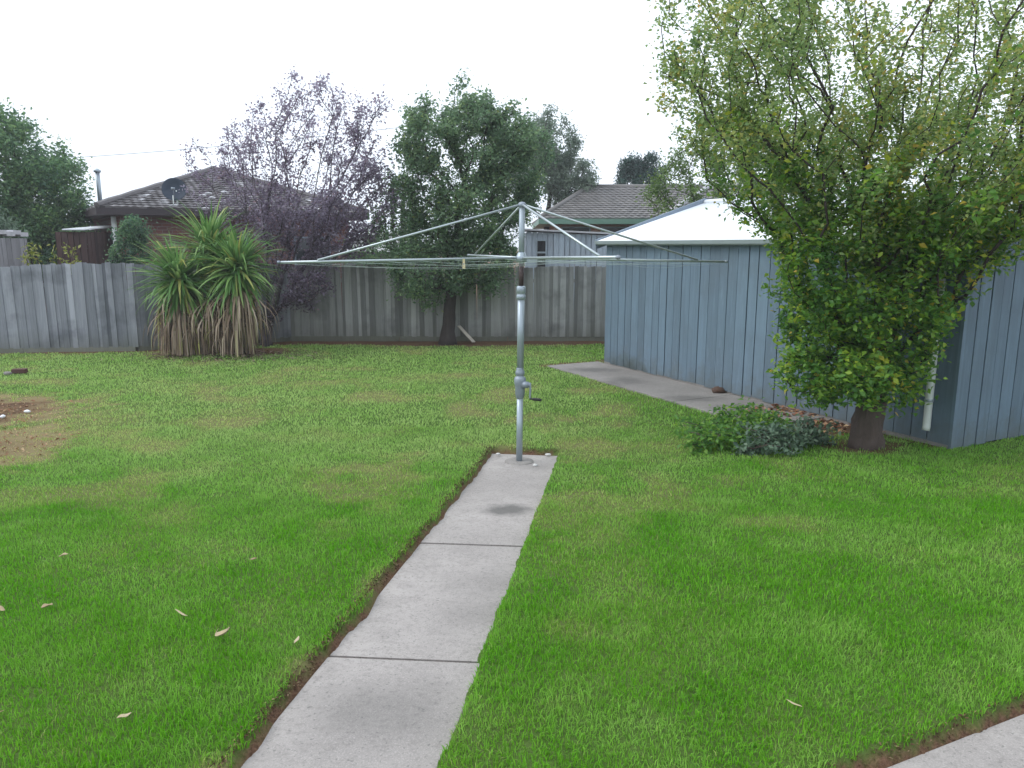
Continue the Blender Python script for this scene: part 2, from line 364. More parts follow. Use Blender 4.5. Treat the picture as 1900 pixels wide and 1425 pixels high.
DRY = [(-3.3, 9.2, .65, .35, .6), (-1.5, 11.6, .6, .35, .65), (-3.4, 12.5, .5, .25, .6), (-5.0, 8.7, .7, .45, .8), (1.8, 5.0, .35, .2, .6), (.37, 4.6, .10, .12, .8), (.3, 3.3, .22, .2, .5),
       (-4.6, 10.6, .8, .3, .5), (-2.0, 8.0, .7, .3, .4), (.2, 14.3, .9, .4, .6), (-5.3, 11.2, .5, .25, .5), (-2.8, 6.6, .6, .3, .35)]
def dry_soil(x, y):
    n = fbm(x * 1.6, y * 1.6, 41, 5)
    reg = sstep(3.2, 7.0, y) * (1 - .75 * sstep(.8, 2.2, x))
    dry = sstep(.48, .74, n) * (.10 + .42 * reg)
    nn = (fbm(x * 5, y * 5, 44) - .5)
    for cx, cy, rx, ry, k in DRY:
        dry = np.maximum(dry, k * .5 * np.clip(1.25 - np.hypot((x - cx) / rx, (y - cy) / ry) + nn * 2.4, 0, 1))
    bd = np.hypot((x + 6.9) / 1.05, (y - 9.05) / .85)
    pa, pb, pc = path_d(x, y); edge = np.where((pa < 0) & (pc > -.1), np.clip(1 + pa / .16, 0, 1), 0) * sstep(5.2, 2.8, y); dry = np.maximum(dry, .9 * edge * sstep(.35, .6, fbm(x * 2, y * 2, 47)))
    b2 = np.hypot((x + 5.35) / .62, (y - 7.2) / 1.0)
    soil = sstep(1.2, .8, bd + nn * 1.3)
    soil = np.maximum(soil, .55 * sstep(1.0, .4, b2 + nn * 1.4))
    dry = np.maximum(dry, 1.0 * sstep(1.75, 1.05, bd + nn * 1.6))
    dry = np.maximum(dry, 1.0 * sstep(1.9, .8, b2 + nn * 1.6))
    # bare ground under the shrubs and along the fence
    yc = np.hypot((x + 5.6) / 1.3, (y - 14.55) / .75); soil = np.maximum(soil, sstep(1.15, .8, yc + nn * .6))
    fy = 16.2 - .55 - .25 * np.exp(-((x + 1.3) / 1.2) ** 2) * 1.2 + nn * .35
    soil = np.maximum(soil, sstep(-.06, .10, y - fy) * (1 - sstep(2.4, 3.2, x)))
    lf = 14.75 + (x + 7.4) * .116 - .22 + nn * .3
    soil = np.maximum(soil, np.where(x < -6.0, sstep(-.06, .1, y - lf), 0))
    tr = np.hypot((x - 3.62) / .42, (y - 7.55) / .36); soil = np.maximum(soil, .8 * sstep(1.1, .75, tr + nn * .8))
    s, q = strip_st(x, y)
    soil = np.maximum(soil, np.where((q > -1.2) & (q < .1) & (s > 4.6) & (s < 5.4), sstep(-.2, .2, nn + .25), 0))
    soil = np.maximum(soil, np.where((s > -.42) & (s < -.19) & (q > -1.15) & (q < .4), .75, 0))
    soil = np.maximum(soil, np.where((q > -.14) & (q < .1) & (s > 5.0) & (s < 6.25), .6, 0))
    em = edge_mask(x, y); soil = np.maximum(soil, sstep(.15, .5, em) * np.where((pb < .06) & (patio_d(x, y) < -.2), 0, 1))
    return np.clip(dry, 0, 1), np.clip(soil, 0, 1)

def axis(fine, mid, far):
    a = list(np.arange(fine[0], fine[1], .035)); lo = list(np.arange(mid[0], fine[0], .16)); hi = list(np.arange(fine[1], mid[1], .16))
    f1 = [mid[0] - d for d in (100, 200, 400)[::-1]] + [mid[0] - d for d in (60, 25, 10, 4)]
    f2 = [mid[1] + d for d in (0, 4, 10, 25, 60, 100, 200, 400)]
    return np.array(sorted(f1 + lo + a + hi + f2))
gx = axis((-1.6, 3.2), (-14, 9), 0); gy = axis((.2, 7.7), (-6, 18.4), 0)
GX, GY = np.meshgrid(gx, gy); GZ = ground_h(GX, GY)
nx, ny = len(gx), len(gy); ii = np.arange(ny - 1)[:, None] * nx + np.arange(nx - 1)[None, :]
quads = np.stack([ii, ii + 1, ii + nx + 1, ii + nx], -1).reshape(-1, 4)
gd, gs = dry_soil(GX.ravel(), GY.ravel())
ground = np_mesh('ground', np.stack([GX.ravel(), GY.ravel(), GZ.ravel()], 1), [quads], M['ground'], attrs={'soil': gs, 'dry': gd}, smooth=True)
setp(ground, kind='structure')

# ------------------------------------------------------------------ concrete path, patio and strip
def slab(mb, corners, zoff=0.0, depth=.09, n=8):
    """thin sloping slab from four plan corners (a,b at the near end, c,d at the far end)"""
    a, b, c, d = [np.array(k, float) for k in corners]
    rows = []
    for i in range(n + 1):
        u = i / n; l, r = a + (d - a) * u, b + (c - b) * u
        rows.append([(p[0], p[1], float(base_h(p[1])) + zoff) for p in (l + (r - l) * .012, l, r, r - (r - l) * .012)])
    vs, fs = [], []
    for r in rows:
        vs += [(r[1][0], r[1][1], r[1][2] - depth), (r[1][0], r[1][1], r[1][2] - .008), r[0], r[3], (r[2][0], r[2][1], r[2][2] - .008), (r[2][0], r[2][1], r[2][2] - depth)]
    for i in range(n):
        for k in range(5): fs.append((i * 6 + k, i * 6 + k + 1, (i + 1) * 6 + k + 1, (i + 1) * 6 + k))
    fs += [(5, 4, 3, 2, 1, 0), tuple(n * 6 + k for k in range(6))]
    mb.add(vs, fs)
def PL(y): return (-.96 + .148 * (y - 2.34), y)
def PR(y): return (-.24 + .1435 * (y - 2.34), y)
mb = MB(); gap = .012
js = [(.2, .2), (1.70, 1.64), (3.15, 3.09), (4.71, 4.64), (6.19, 6.11), (7.41, 7.31)]
for k in range(5):
    (l0, r0), (l1, r1) = js[k], js[k + 1]; g_ = (.004 if k == 3 else gap) ; e_ = gap if k < 4 else 0
    g2 = .004 if k + 1 == 4 else gap
    slab(mb, [PL(l0 + (g_ if k != 4 else .004)), PR(r0 + (g_ if k != 4 else .004)), PR(r1 - (g2 if k < 4 else 0)), PL(l1 - (g2 if k < 4 else 0))], .004 * (k % 2))
setp(mb.build('concrete_path', M['path']), kind='structure')
mb = MB(); d_ = np.array([.902, .432]); n_ = np.array([.432, -.902]); o_ = np.array([1.3, 2.34])
for k in range(4):
    a = o_ + d_ * (-2.4 + 1.8 * k + .006); b = a + d_ * 1.788
    slab(mb, [a + n_ * 1.8, b + n_ * 1.8, b, a], .0)
setp(mb.build('patio', M['path']), kind='structure')
mb = MB()
for (s0, s1) in ((-.2, 1.55), (1.562, 3.2), (3.212, 4.75)):
    c4 = [P + WD * s0 + WN * -1.04, P + WD * s0 + WN * -.012, P + WD * s1 + WN * -.012, P + WD * s1 + WN * -1.04]
    lo = [(p[0], p[1], -.02) for p in c4]; hi = [(p[0], p[1], .075 + .004 * (s0 > 1)) for p in c4]; mb.hexa(lo[::-1], hi[::-1])
setp(mb.build('concrete_apron', M['strip'], bevel=.008), kind='structure')

# ------------------------------------------------------------------ grass blades
def blades(n_per_m2, y0, y1, hmin, hmax, wid):
    xw0, xw1 = -.72 * y1 - .4, .72 * y1 + .4
    N = int(n_per_m2 * (xw1 - xw0) * (y1 - y0))
    x = rng.uniform(xw0, xw1, N); y = rng.uniform(y0, y1, N)
    k = (np.abs(x) < .70 * y + .7); x, y = x[k], y[k]
    em = edge_mask(x, y); dry, soil = dry_soil(x, y); s, q = strip_st(x, y)
    keep = (em < .55) & ~((s > -.22) & (s < 4.77) & (q > -1.05) & (q < .02)) & ~((s > -.02) & (q > -.01) & (s < WL + .02))
    lf = np.where(x < -7.4, 14.75 + (x + 7.4) * .116, np.where(x < -4.8, 14.75 + (x + 7.4) * .596, 16.25)) - .03
    keep &= (y < lf) & (rng.random(len(x)) > soil * 1.02) & (rng.random(len(x)) > dry * .25 + .5 * sstep(.7, 1, dry))
    x, y, dry, em = x[keep], y[keep], dry[keep], em[keep]; N = len(x)
    z = ground_h(x, y) - .004
    L = rng.uniform(hmin, hmax, N) * (1 - .45 * dry) * (.62 + .76 * fbm(x * 2.6, y * 2.6, 61))
    az = rng.uniform(0, 2 * np.pi, N); lean = rng.uniform(.15, .95, N) ** 1.0
    dx, dy = np.cos(az), np.sin(az); W = wid * rng.uniform(.7, 1.3, N) * .5
    fa = az + rng.uniform(-1.2, 1.2, N) + np.pi / 2; px, py = np.cos(fa) * W, np.sin(fa) * W
    m1 = np.stack([x + dx * L * lean * .3, y + dy * L * lean * .3, z + L * .62 * (1 - .2 * lean)], 1)
    tp = np.stack([x + dx * L * lean * .9, y + dy * L * lean * .9, z + L * (1 - .45 * lean)], 1)
    b0 = np.stack([x - px, y - py, z], 1); b1 = np.stack([x + px, y + py, z], 1)
    pw = np.stack([px * .75, py * .75, px * 0], 1)
    V = np.stack([b0, b1, m1 + pw, m1 - pw, tp], 1).reshape(-1, 3)
    i = np.arange(N)[:, None] * 5
    Fq = i + np.array([[0, 1, 2, 3]]); Ft = i + np.array([[3, 2, 4]])
    n1 = fbm(x * 1.1, y * 1.1, 71)[:, None]; n2 = fbm(x * 4, y * 4, 75)[:, None]; r = rng.random((N, 1))
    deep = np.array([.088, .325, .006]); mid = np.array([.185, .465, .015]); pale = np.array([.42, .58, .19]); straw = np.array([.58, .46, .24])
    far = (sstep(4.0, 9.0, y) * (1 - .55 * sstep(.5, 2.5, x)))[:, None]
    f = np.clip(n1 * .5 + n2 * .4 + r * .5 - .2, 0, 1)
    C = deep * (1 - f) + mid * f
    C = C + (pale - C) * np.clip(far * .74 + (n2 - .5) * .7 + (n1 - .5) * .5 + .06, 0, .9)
    ds = (rng.random((N, 1)) < (.015 + .65 * dry[:, None])) * rng.uniform(.25, .85, (N, 1)) * (.55 + .45 * (dry[:, None] > .55))
    C = C + (np.array([.40, .45, .13]) - C) * (.85 * dry[:, None])
    C = C + (straw - C) * ds
    C *= rng.uniform(.72, 1.25, (N, 1))
    C = np.repeat(C, 5, axis=0)
    return V, Fq, Ft, C
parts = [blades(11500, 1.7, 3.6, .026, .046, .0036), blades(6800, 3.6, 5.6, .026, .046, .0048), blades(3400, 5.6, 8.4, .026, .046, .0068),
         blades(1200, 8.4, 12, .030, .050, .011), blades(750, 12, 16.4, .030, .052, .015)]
# longer fringe leaning over the path edges
V, Fq, Ft, C = [], [], [], []; o = 0
for v, a, b, c in parts:
    V.append(v); Fq.append(a + o); Ft.append(b + o); C.append(c); o += len(v)
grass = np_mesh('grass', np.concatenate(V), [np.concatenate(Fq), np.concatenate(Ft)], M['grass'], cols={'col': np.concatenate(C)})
setp(grass, 'short green lawn with straw coloured dry patches', 'grass', kind='stuff')
del V, Fq, Ft, C, parts

# ------------------------------------------------------------------ leaves and trees
def leaves_mesh(name, C, size, m, parent, tint, up=.5, asp=.5, droop=0.0):
    """one folded leaf per row of C"""
    N = len(C); nrm = rng.normal(size=(N, 3)); nrm[:, 2] = np.abs(nrm[:, 2]) * (1 + up) + up * .6
    nrm /= np.linalg.norm(nrm, axis=1, keepdims=True)
    d = rng.normal(size=(N, 3)); d[:, 2] -= droop; d -= nrm * (d * nrm).sum(1, keepdims=True); d /= np.linalg.norm(d, axis=1, keepdims=True) + 1e-9
    s = np.cross(nrm, d); L = (size * rng.uniform(.6, 1.3, N))[:, None]; W = L * asp * .5
    base = C - d * L * .5; tip = C + d * L * .5 - nrm * L * .12
    l = C - s * W + nrm * W * .35 - d * L * .06; r = C + s * W + nrm * W * .35 - d * L * .06
    V = np.stack([base, r, tip, l], 1).reshape(-1, 3); i = np.arange(N)[:, None] * 4
    F = np.concatenate([i + np.array([[0, 1, 2]]), i + np.array([[0, 2, 3]])])
    return np_mesh(name, V, [F], m, parent, attrs={'tint': np.repeat(np.clip(tint, 0, 1), 4)})

def ell(n, c, r, hollow=0.0):
    p = rng.normal(size=(n, 3)); p /= np.linalg.norm(p, axis=1, keepdims=True)
    rad = (hollow + (1 - hollow) * rng.random(n)) ** (1 / 3)
    return np.array(c) + p * rad[:, None] * np.array(r)

def grow(trunk, pts, bf=.35):
    """join scattered points to the trunk by cheap branches; returns nodes and parents"""
    nodes = [np.array(p, float) for p in trunk]; par = [-1] + list(range(len(trunk) - 1)); plen = [0.0]
    for i in range(1, len(trunk)): plen.append(plen[-1] + np.linalg.norm(nodes[i] - nodes[i - 1]))
    A = np.asarray(pts); n = len(A); best = np.full(n, 1e9); bp = np.zeros(n, int); done = np.zeros(n, bool)
    first = max(1, int(len(trunk) * .45))
    for i in range(first, len(trunk)):
        dd = A - nodes[i]; c = np.linalg.norm(dd, axis=1) * (1 + .5 * (dd[:, 2] < 0)) + bf * plen[i]; k = c < best; best[k] = c[k]; bp[k] = i
    for _ in range(n):
        b = np.where(done, 1e9, best); j = int(np.argmin(b)); done[j] = True
        p = bp[j]; nodes.append(A[j]); par.append(int(p)); plen.append(plen[p] + np.linalg.norm(A[j] - nodes[p])); i = len(nodes) - 1
        dd = A - A[j]; c = np.linalg.norm(dd, axis=1) * (1 + .35 * (dd[:, 2] < 0)) + bf * plen[i]; k = c < best; best[k] = c[k]; bp[k] = i
    return np.array(nodes), par

def branch_mesh(mb_t, mb_b, nodes, par, nt, r0, r_trunk, expo=2.3, sides=6, jit=.07, rmax=None):
    n = len(nodes); ch = [[] for _ in range(n)]
    for i, p in enumerate(par):
        if p >= 0: ch[p].append(i)
    w = np.zeros(n)
    for i in range(n - 1, -1, -1):
        w[i] = max(r0 ** expo, sum(w[c] for c in ch[i]))
    rad = w ** (1 / expo)
    order = sorted(range(n), key=lambda i: 0 if i < nt else 1)
    seen = np.zeros(n, bool)
    def chain(start, first):
        pts = [] if first is None else [nodes[first]]; rs = [] if first is None else [None]; i = start
        while True:
            pts.append(nodes[i]); rs.append(rad[i]); seen[i] = True
            c = [k for k in ch[i] if not seen[k] and k >= nt]
            if not c: break
            i = max(c, key=lambda k: rad[k])
        if rs[0] is None: rs[0] = rs[1] * 1.08
        return pts, rs
    for i in range(n):
        if i < nt: seen[i] = True
    for i in range(nt, n):
        if seen[i]: continue
        pts, rs = chain(i, par[i]); P2, R2 = [], []
        for k in range(len(pts) - 1):
            a, b = np.array(pts[k]), np.array(pts[k + 1]); L = np.linalg.norm(b - a)
            P2.append(a); R2.append(rs[k]); P2.append((a + b) / 2 + rng.normal(size=3) * L * jit * .5 + np.array([0, 0, L * -.03])); R2.append((rs[k] + rs[k + 1]) / 2)
        P2.append(pts[-1]); R2.append(rs[-1] * .6)
        cap = rmax if rmax else r_trunk * .6
        mb_b.tube(P2, [min(r, cap) for r in R2], sides if R2[0] > r0 * 3 else 4, cap=False)
    return rad

def tree(name, label, cat, trunk, r_trunk, pts, leaf_per, leaf_sp, leaf_size, lm, bm, tint_fn, bf=.35, r0=.006, up=.4, asp=.5, flare=1.5, extra=None, group=None, sides=6, droop=0., interior=.5, hang=None):
    T = thing(name, label, cat, tuple(trunk[0]), group)
    nodes, par = grow(trunk, pts, bf); nt = len(trunk); mt, mbr = MB(), MB()
    m = len(trunk); fine = []; rr = []
    for k in range(m - 1):
        for j in range(4):
            u = j / 4; fine.append(np.array(trunk[k]) * (1 - u) + np.array(trunk[k + 1]) * u); q = (k + u) / (m - 1); rr.append(r_trunk * (1 - .55 * q) * (1 + (flare - 1) * max(0, 1 - q * 6) ** 2))
    fine.append(np.array(trunk[-1])); rr.append(r_trunk * .4)
    fine[0] = fine[0] - np.array([0, 0, .06]); mt.tube(fine, rr, 12, wob=.07)
    branch_mesh(mt, mbr, nodes, par, nt, r0, r_trunk, sides=sides)
    mt.build('trunk', bm, T, True); mbr.build('branches', bm, T, True)
    # leaves sit around the twig ends and along the outer twigs
    A = nodes[nt:]; pa = nodes[[par[i] for i in range(nt, len(nodes))]]
    k = rng.poisson(leaf_per, len(A)); idx = np.repeat(np.arange(len(A)), k); u = rng.random(len(idx)) ** .7
    u = np.maximum(u, 1 - .9 / np.maximum(.3, np.linalg.norm(A - pa, axis=1)[idx]) * interior)
    C = pa[idx] * (1 - u)[:, None] + A[idx] * u[:, None] + np.clip(rng.normal(size=(len(idx), 3)), -1.4, 1.4) * leaf_sp * rng.uniform(.3, 1, (len(idx), 1))
    cl = rng.normal(size=len(A))[idx]
    lv = leaves_mesh('crown', C, leaf_size, lm, T, tint_fn(C, cl, rng.random(len(C))), up, asp, droop)
    return T, nodes, par

def std_tint(mid=.45, amp=.10, hi=.03):
    def f(C, cl, r):
        t = mid + cl * amp + (r - .5) * .5; t = np.clip(t, 0, .86)
        return np.where(rng.random(len(C)) < hi, .9 + .1 * r, t)
    return f

# --- light moist air between the camera and the far trees
hm = bpy.data.materials.new('moist_air'); hm.use_nodes = True; hn = hm.node_tree.nodes; hn.clear()
ho = hn.new('ShaderNodeOutputMaterial'); hv = hn.new('ShaderNodeVolumePrincipled'); hv.inputs['Color'].default_value = (.93, .96, 1.0, 1); hv.inputs['Density'].default_value = .0018; hv.inputs['Anisotropy'].default_value = .2
hm.node_tree.links.new(hv.outputs['Volume'], ho.inputs['Volume'])
hb = MB(); hb.box((0, 0, 4.2), (860, 860, 10.4)); hz_ = hb.build('haze', hm); setp(hz_, kind='stuff'); hz_.data.materials[0] = hm

# --- the big leafy tree by the shed
bx, by = 3.62, 7.52; bz = float(ground_h(np.array([bx]), np.array([by]))[0])
trunk = [(bx, by, bz), (bx + .03, by, bz + .35), (bx + .08, by + .03, bz + .75), (bx + .1, by + .05, bz + 1.15), (bx + .16, by + .08, bz + 1.5), (bx + .2, by + .1, bz + 1.75)]
low = np.concatenate([ell(150, (3.42, 7.35, 1.15), (.78, .72, .8), .3), ell(210, (3.42, 7.3, 1.9), (1.0, .85, .75), .3), ell(70, (3.3, 7.3, .8), (.68, .6, .42), .2)])
low = low[(low[:, 2] > .60) & (low[:, 0] < 3.75 + .28 * low[:, 2])]
upp = np.concatenate([ell(430, (4.0, 7.5, 3.55), (2.6, 2.2, 1.75), .3), ell(170, (3.95, 7.2, 2.85), (1.35, 1.0, .8), .2), ell(90, (4.9, 7.4, 4.1), (1.3, 1.0, 1.0), .2), ell(190, (2.45, 7.3, 3.2), (1.2, 1.2, 1.25), .3), ell(130, (3.7, 7.3, 2.6), (1.35, 1.1, .7), .3),
                      ell(170, (5.2, 7.3, 3.0), (1.4, 1.3, 1.2), .3), ell(70, (2.0, 7.2, 4.0), (.75, .8, .75), .3), ell(60, (2.2, 7.4, 2.95), (.75, .6, .45), .3)])
upp = upp[(upp[:, 2] > 1.9) | (upp[:, 0] < 4.3)]
upp = upp[(upp[:, 2] > 1.7) & ((upp[:, 0] > 2.75) | (upp[:, 2] > 2.85 - 1.15 * (upp[:, 0] - 1.9))) & (upp[:, 2] > 1.6 + 1.5 * (upp[:, 0] - 4.45))]
TT = thing('leafy_tree', 'large spreading leafy green tree with thick brown trunk before the blue shed', 'tree', (bx, by, bz))
fine, rr = [], []
for k in range(len(trunk) - 1):
    for j in range(4):
        u = j / 4; fine.append(np.array(trunk[k]) * (1 - u) + np.array(trunk[k + 1]) * u); q = (k + u) / 5; rr.append(.145 * (1 - .32 * q) * (1 + .25 * max(0, 1 - q * 5) ** 2))
fine.append(np.array(trunk[-1])); rr.append(.07); fine[0] = fine[0] - np.array([0, 0, .08])
mt = MB(); mt.tube(fine, rr, 26, wob=.12); mt.build('trunk', M['bark'], TT, True)
allp = np.concatenate([low, upp]); nodes, par = grow(trunk, allp, .55); mbr = MB()
branch_mesh(None, mbr, nodes, par, len(trunk), .0042, .155, 2.2, 6, .10, .08); mbr.build('branches', M['bark_dark'], TT, True)
A = nodes[len(trunk):]; pa = nodes[[par[i] for i in range(len(trunk), len(nodes))]]
hz = sstep(1.5, 3.3, A[:, 2] + rng.normal(size=len(A)) * .25)          # leaves get smaller and paler towards the top
k = rng.poisson(48 + 26 * hz); idx = np.repeat(np.arange(len(A)), k); u = rng.random(len(idx)) ** .6
C = pa[idx] * (1 - u)[:, None] + A[idx] * u[:, None] + np.clip(rng.normal(size=(len(idx), 3)), -1.5, 1.5) * .112 * rng.uniform(.3, 1, (len(idx), 1))
cl = rng.normal(size=len(A))[idx]; h = hz[idx]; rr_ = rng.random(len(idx)); tt = .45 + .13 * h + .12 * cl + (rr_ - .5) * .5 + .20 * (vnoise(C[:, 0] * 5, C[:, 2] * 5 + C[:, 1] * 3, 95) - .5)
tt = np.clip(tt, 0, .88); yel = fbm(C[:, 0] * 1.7 + 3, C[:, 2] * 1.7 + C[:, 1], 91)
tt = np.where(rng.random(len(C)) < .02 + .20 * sstep(.56, .75, yel), .88 + .12 * rng.random(len(C)), tt)
up_ = rng.random(len(C)) < h
leaves_mesh('crown', C[~up_], .064, M['leaf_big'], TT, tt[~up_], .5, .62); leaves_mesh('crown', C[up_], .046, M['leaf_up'], TT, tt[up_], .5, .60)

# --- purple plum against the back fence
px_, py_ = -4.9, 15.55; pz_ = LAWN
trunk = [(px_ - .2, py_, pz_), (px_ - .12, py_, .5), (px_ + .05, py_ + .02, 1.0), (px_ + .2, py_ + .05, 1.5)]
pp = np.concatenate([ell(210, (-4.1, 15.6, 3.75), (1.75, 1.1, 1.75), .2), ell(55, (-5.3, 15.6, 3.3), (1.0, .8, 1.3), .3), ell(60, (-3.1, 15.6, 3.0), (.95, .8, .9), .2), ell(70, (-4.0, 15.6, 2.3), (1.45, .6, .5), .2),
                     ell(40, (-4.3, 15.3, 1.25), (.75, .4, .42), .2), ell(14, (-3.5, 15.8, 4.9), (1.1, .5, .6), .5), ell(12, (-6.2, 15.8, 3.6), (.5, .4, .8), .5)])
def plum_tint(C, cl, r):
    t = .52 + .14 * cl + (r - .5) * .5 + .10 * (C[:, 2] - 3)
    return np.where(rng.random(len(C)) < .05, .95, np.clip(t, 0, .86))
tree('plum_tree', 'purple leaved plum tree with many thin bare twigs behind the sword-leaf clump', 'tree', trunk, .10, pp, 52, .125, .064, M['leaf_plum'], M['bark_plum'], plum_tint, .8, .0055, .3, .6)

# --- bushy green tree against the back fence
trunk = [(-1.35, 15.75, LAWN), (-1.32, 15.75, .6), (-1.25, 15.75, 1.2), (-1.15, 15.75, 1.9), (-1.1, 15.8, 2.6)]
pp = np.concatenate([ell(260, (-1.05, 15.7, 3.3), (1.55, 1.15, 1.75), .25), ell(50, (-1.75, 15.7, 4.25), (.65, .6, .8), .2), ell(50, (-.75, 15.7, 4.35), (.75, .7, .75), .2), ell(40, (-.05, 15.7, 4.2), (.5, .5, .8), .2),
                     ell(55, (-.1, 15.7, 3.2), (.7, .7, .75), .2), ell(70, (-1.7, 15.4, 1.6), (.95, .6, .75), .2), ell(60, (-.6, 15.5, 1.75), (.75, .6, .7), .2), ell(40, (.05, 15.7, 3.9), (.8, .7, .8), .2), ell(80, (-.7, 15.6, 2.75), (1.0, .7, .75), .2), ell(40, (-1.6, 15.6, 3.0), (.7, .6, .7), .2), ell(7, (-1.05, 15.8, 5.1), (.2, .15, .45), .2), ell(35, (-2.3, 15.7, 2.7), (.5, .5, .9), .2)])
pp = pp[pp[:, 2] > .75]
tree('bushy_tree', 'tall bushy mid green tree against the back fence behind the clothesline pole', 'tree', trunk, .15, pp, 66, .15, .082, M['leaf_green'], M['bark_dark'], std_tint(.42, .13, .02), .4, .007, .4, .5)

# --- grey-green gum further back
trunk = [(1.3, 30, LAWN), (1.3, 30, 1.5), (1.35, 30, 3), (1.5, 30, 4.2)]
pp = np.concatenate([ell(70, (1.5, 30, 5.9), (1.1, 1.0, 1.25), .2), ell(50, (2.4, 30, 4.8), (.9, .9, .85), .2), ell(50, (.9, 30, 4.9), (1.0, .9, 1.3), .2), ell(50, (.4, 30, 5.2), (1.0, .9, 1.4), .2), ell(40, (2.2, 30, 4.2), (.9, .8, .6), .2)])
tree('gum_tree', 'pale grey green tree far behind the clothesline, left of the brown roofed house', 'tree', trunk, .16, pp, 90, .24, .13, M['leaf_gum'], M['bark_dark'], std_tint(.5, .15, 0), .4, .012, .3, .4)

# --- dense dark tree at the far left
trunk = [(-14.2, 21.5, LAWN), (-14.2, 21.5, 1.0), (-14.1, 21.5, 2.0), (-14.2, 21.5, 3.0)]
pp = np.concatenate([ell(230, (-14.5, 21.5, 3.9), (2.5, 2.0, 2.0), .35), ell(80, (-12.75, 21.2, 3.3), (1.1, 1.1, 1.25), .3), ell(60, (-14.6, 21.5, 5.2), (1.2, 1.1, .75), .3), ell(60, (-13.3, 21, 2.5), (1.6, .9, .7), .3), ell(120, (-13.0, 20.6, 1.9), (2.1, .7, .9), .3)])
tree('dense_tree', 'dense dark green rounded tree at the far left beyond the fence', 'tree', trunk, .2, pp, 120, .26, .12, M['leaf_dark'], M['bark_dark'], std_tint(.45, .16, .0), .4, .01, .5, .5)
trunk = [(-13.2, 17.6, LAWN), (-13.1, 17.6, .9), (-12.9, 17.6, 1.7)]
pp = np.concatenate([ell(60, (-12.6, 17.6, 2.7), (1.2, .9, .75), .3), ell(25, (-12.0, 17.6, 2.3), (.7, .6, .5), .3)])
tree('blue_shrub', 'bluish green shrub in front of the dense dark tree at the left edge', 'shrub', trunk, .06, pp, 75, .18, .09, M['leaf_blue'], M['bark_dark'], std_tint(.45, .16, .03), .4, .007)
# --- olive tree behind the shed, conifer, others beyond the fence
trunk = [(5.6, 21, LAWN), (5.6, 21, 1.2), (5.7, 21, 2.4)]
pp = np.concatenate([ell(150, (5.6, 21, 3.6), (2.1, 1.4, 1.4), .3), ell(70, (7.4, 21, 3.9), (1.6, 1.3, 1.6), .3)])
tree('olive_tree', 'loose olive green tree just behind the white shed roof', 'tree', trunk, .15, pp, 85, .24, .10, M['leaf_olive'], M['bark_dark'], std_tint(.45, .15, .02), .4, .01)
def conifer(name, label, x, y, z1, r, n):
    T = thing(name, label, 'tree', (x, y, LAWN)); MB().tube([(x, y, 0), (x, y, z1 * .6), (x, y, z1)], [r * .09, r * .06, .02], 8).build('trunk', M['bark_dark'], T, True)
    u = rng.random(n) ** .75; z = .35 + u * (z1 - .35); az = rng.uniform(0, 2 * np.pi, n)
    tier = .72 + .28 * np.abs(np.sin(z * 2.6 + np.floor(az * 3) * 1.3)); rad = r * (1 - u) ** .75 * tier * rng.uniform(.35, 1, n) ** .5
    C = np.stack([x + np.cos(az) * rad, y + np.sin(az) * rad, z - rad * .15], 1) + rng.normal(size=(n, 3)) * r * .06
    leaves_mesh('crown', C, r * .16 + .03, M['leaf_conifer'], T, rng.random(n), .1, .45)
trunk = [(6.1, 38, LAWN), (6.1, 38, 2.5), (6.1, 38, 5.0)]
pp = np.concatenate([ell(60, (6.0, 38, 4.9), (.95, .9, 1.5), .3), ell(20, (5.75, 38, 5.9), (.45, .5, .7), .3), ell(26, (6.75, 38, 5.7), (.6, .6, .9), .3)])
tree('conifer', 'dark blue green conifer standing behind the brown tiled roof', 'tree', trunk, .16, pp, 110, .22, .15, M['leaf_conifer'], M['bark_dark'], std_tint(.5, .2, 0), .4, .01, .3, .4)
def slim(x, y, z1, label):
    T = thing('slender_cypress', label, 'tree', (x, y, LAWN)); MB().tube([(x, y, 0), (x, y, z1)], [.03, .01], 6).build('trunk', M['bark_dark'], T, True)
    n = 1500; u = rng.random(n); az = rng.uniform(0, 6.28, n); rad = .17 * (1 - u * .75) * np.sqrt(rng.random(n))
    leaves_mesh('crown', np.stack([x + np.cos(az) * rad, y + np.sin(az) * rad, .2 + u * (z1 - .2)], 1), .07, M['leaf_olive'], T, rng.random(n) * .7, .1, .4)
slim(-2.62, 17.0, 3.42, 'slender upright cypress behind the fence, the taller of two left of the bushy tree')
slim(-2.40, 17.05, 3.22, 'slender upright cypress behind the fence, the shorter one next to the bushy tree')
trunk = [(-9.15, 17.6, LAWN), (-9.1, 17.6, .8), (-9.0, 17.6, 1.4)]
pp = np.concatenate([ell(45, (-8.75, 17.6, 2.0), (.42, .5, .55), .2), ell(25, (-8.55, 17.6, 2.4), (.28, .4, .35), .2)])
tree('dark_shrub', 'dark green leafy shrub against the red brick wall of the left house', 'shrub', trunk, .05, pp, 60, .13, .08, M['leaf_dark'], M['bark_dark'], std_tint(.2, .14, .0), .4, .006)
trunk = [(-2.9, 18.3, LAWN), (-2.9, 18.3, .8), (-2.85, 18.3, 1.3)]
pp = ell(60, (-2.9, 18.3, 2.0), (1.15, .7, .6), .2)
tree('hedge_shrub', 'low green shrub behind the back fence between the plum and the bushy tree', 'shrub', trunk, .05, pp, 60, .16, .09, M['leaf_green'], M['bark_dark'], std_tint(.4, .15, .0), .4, .006)
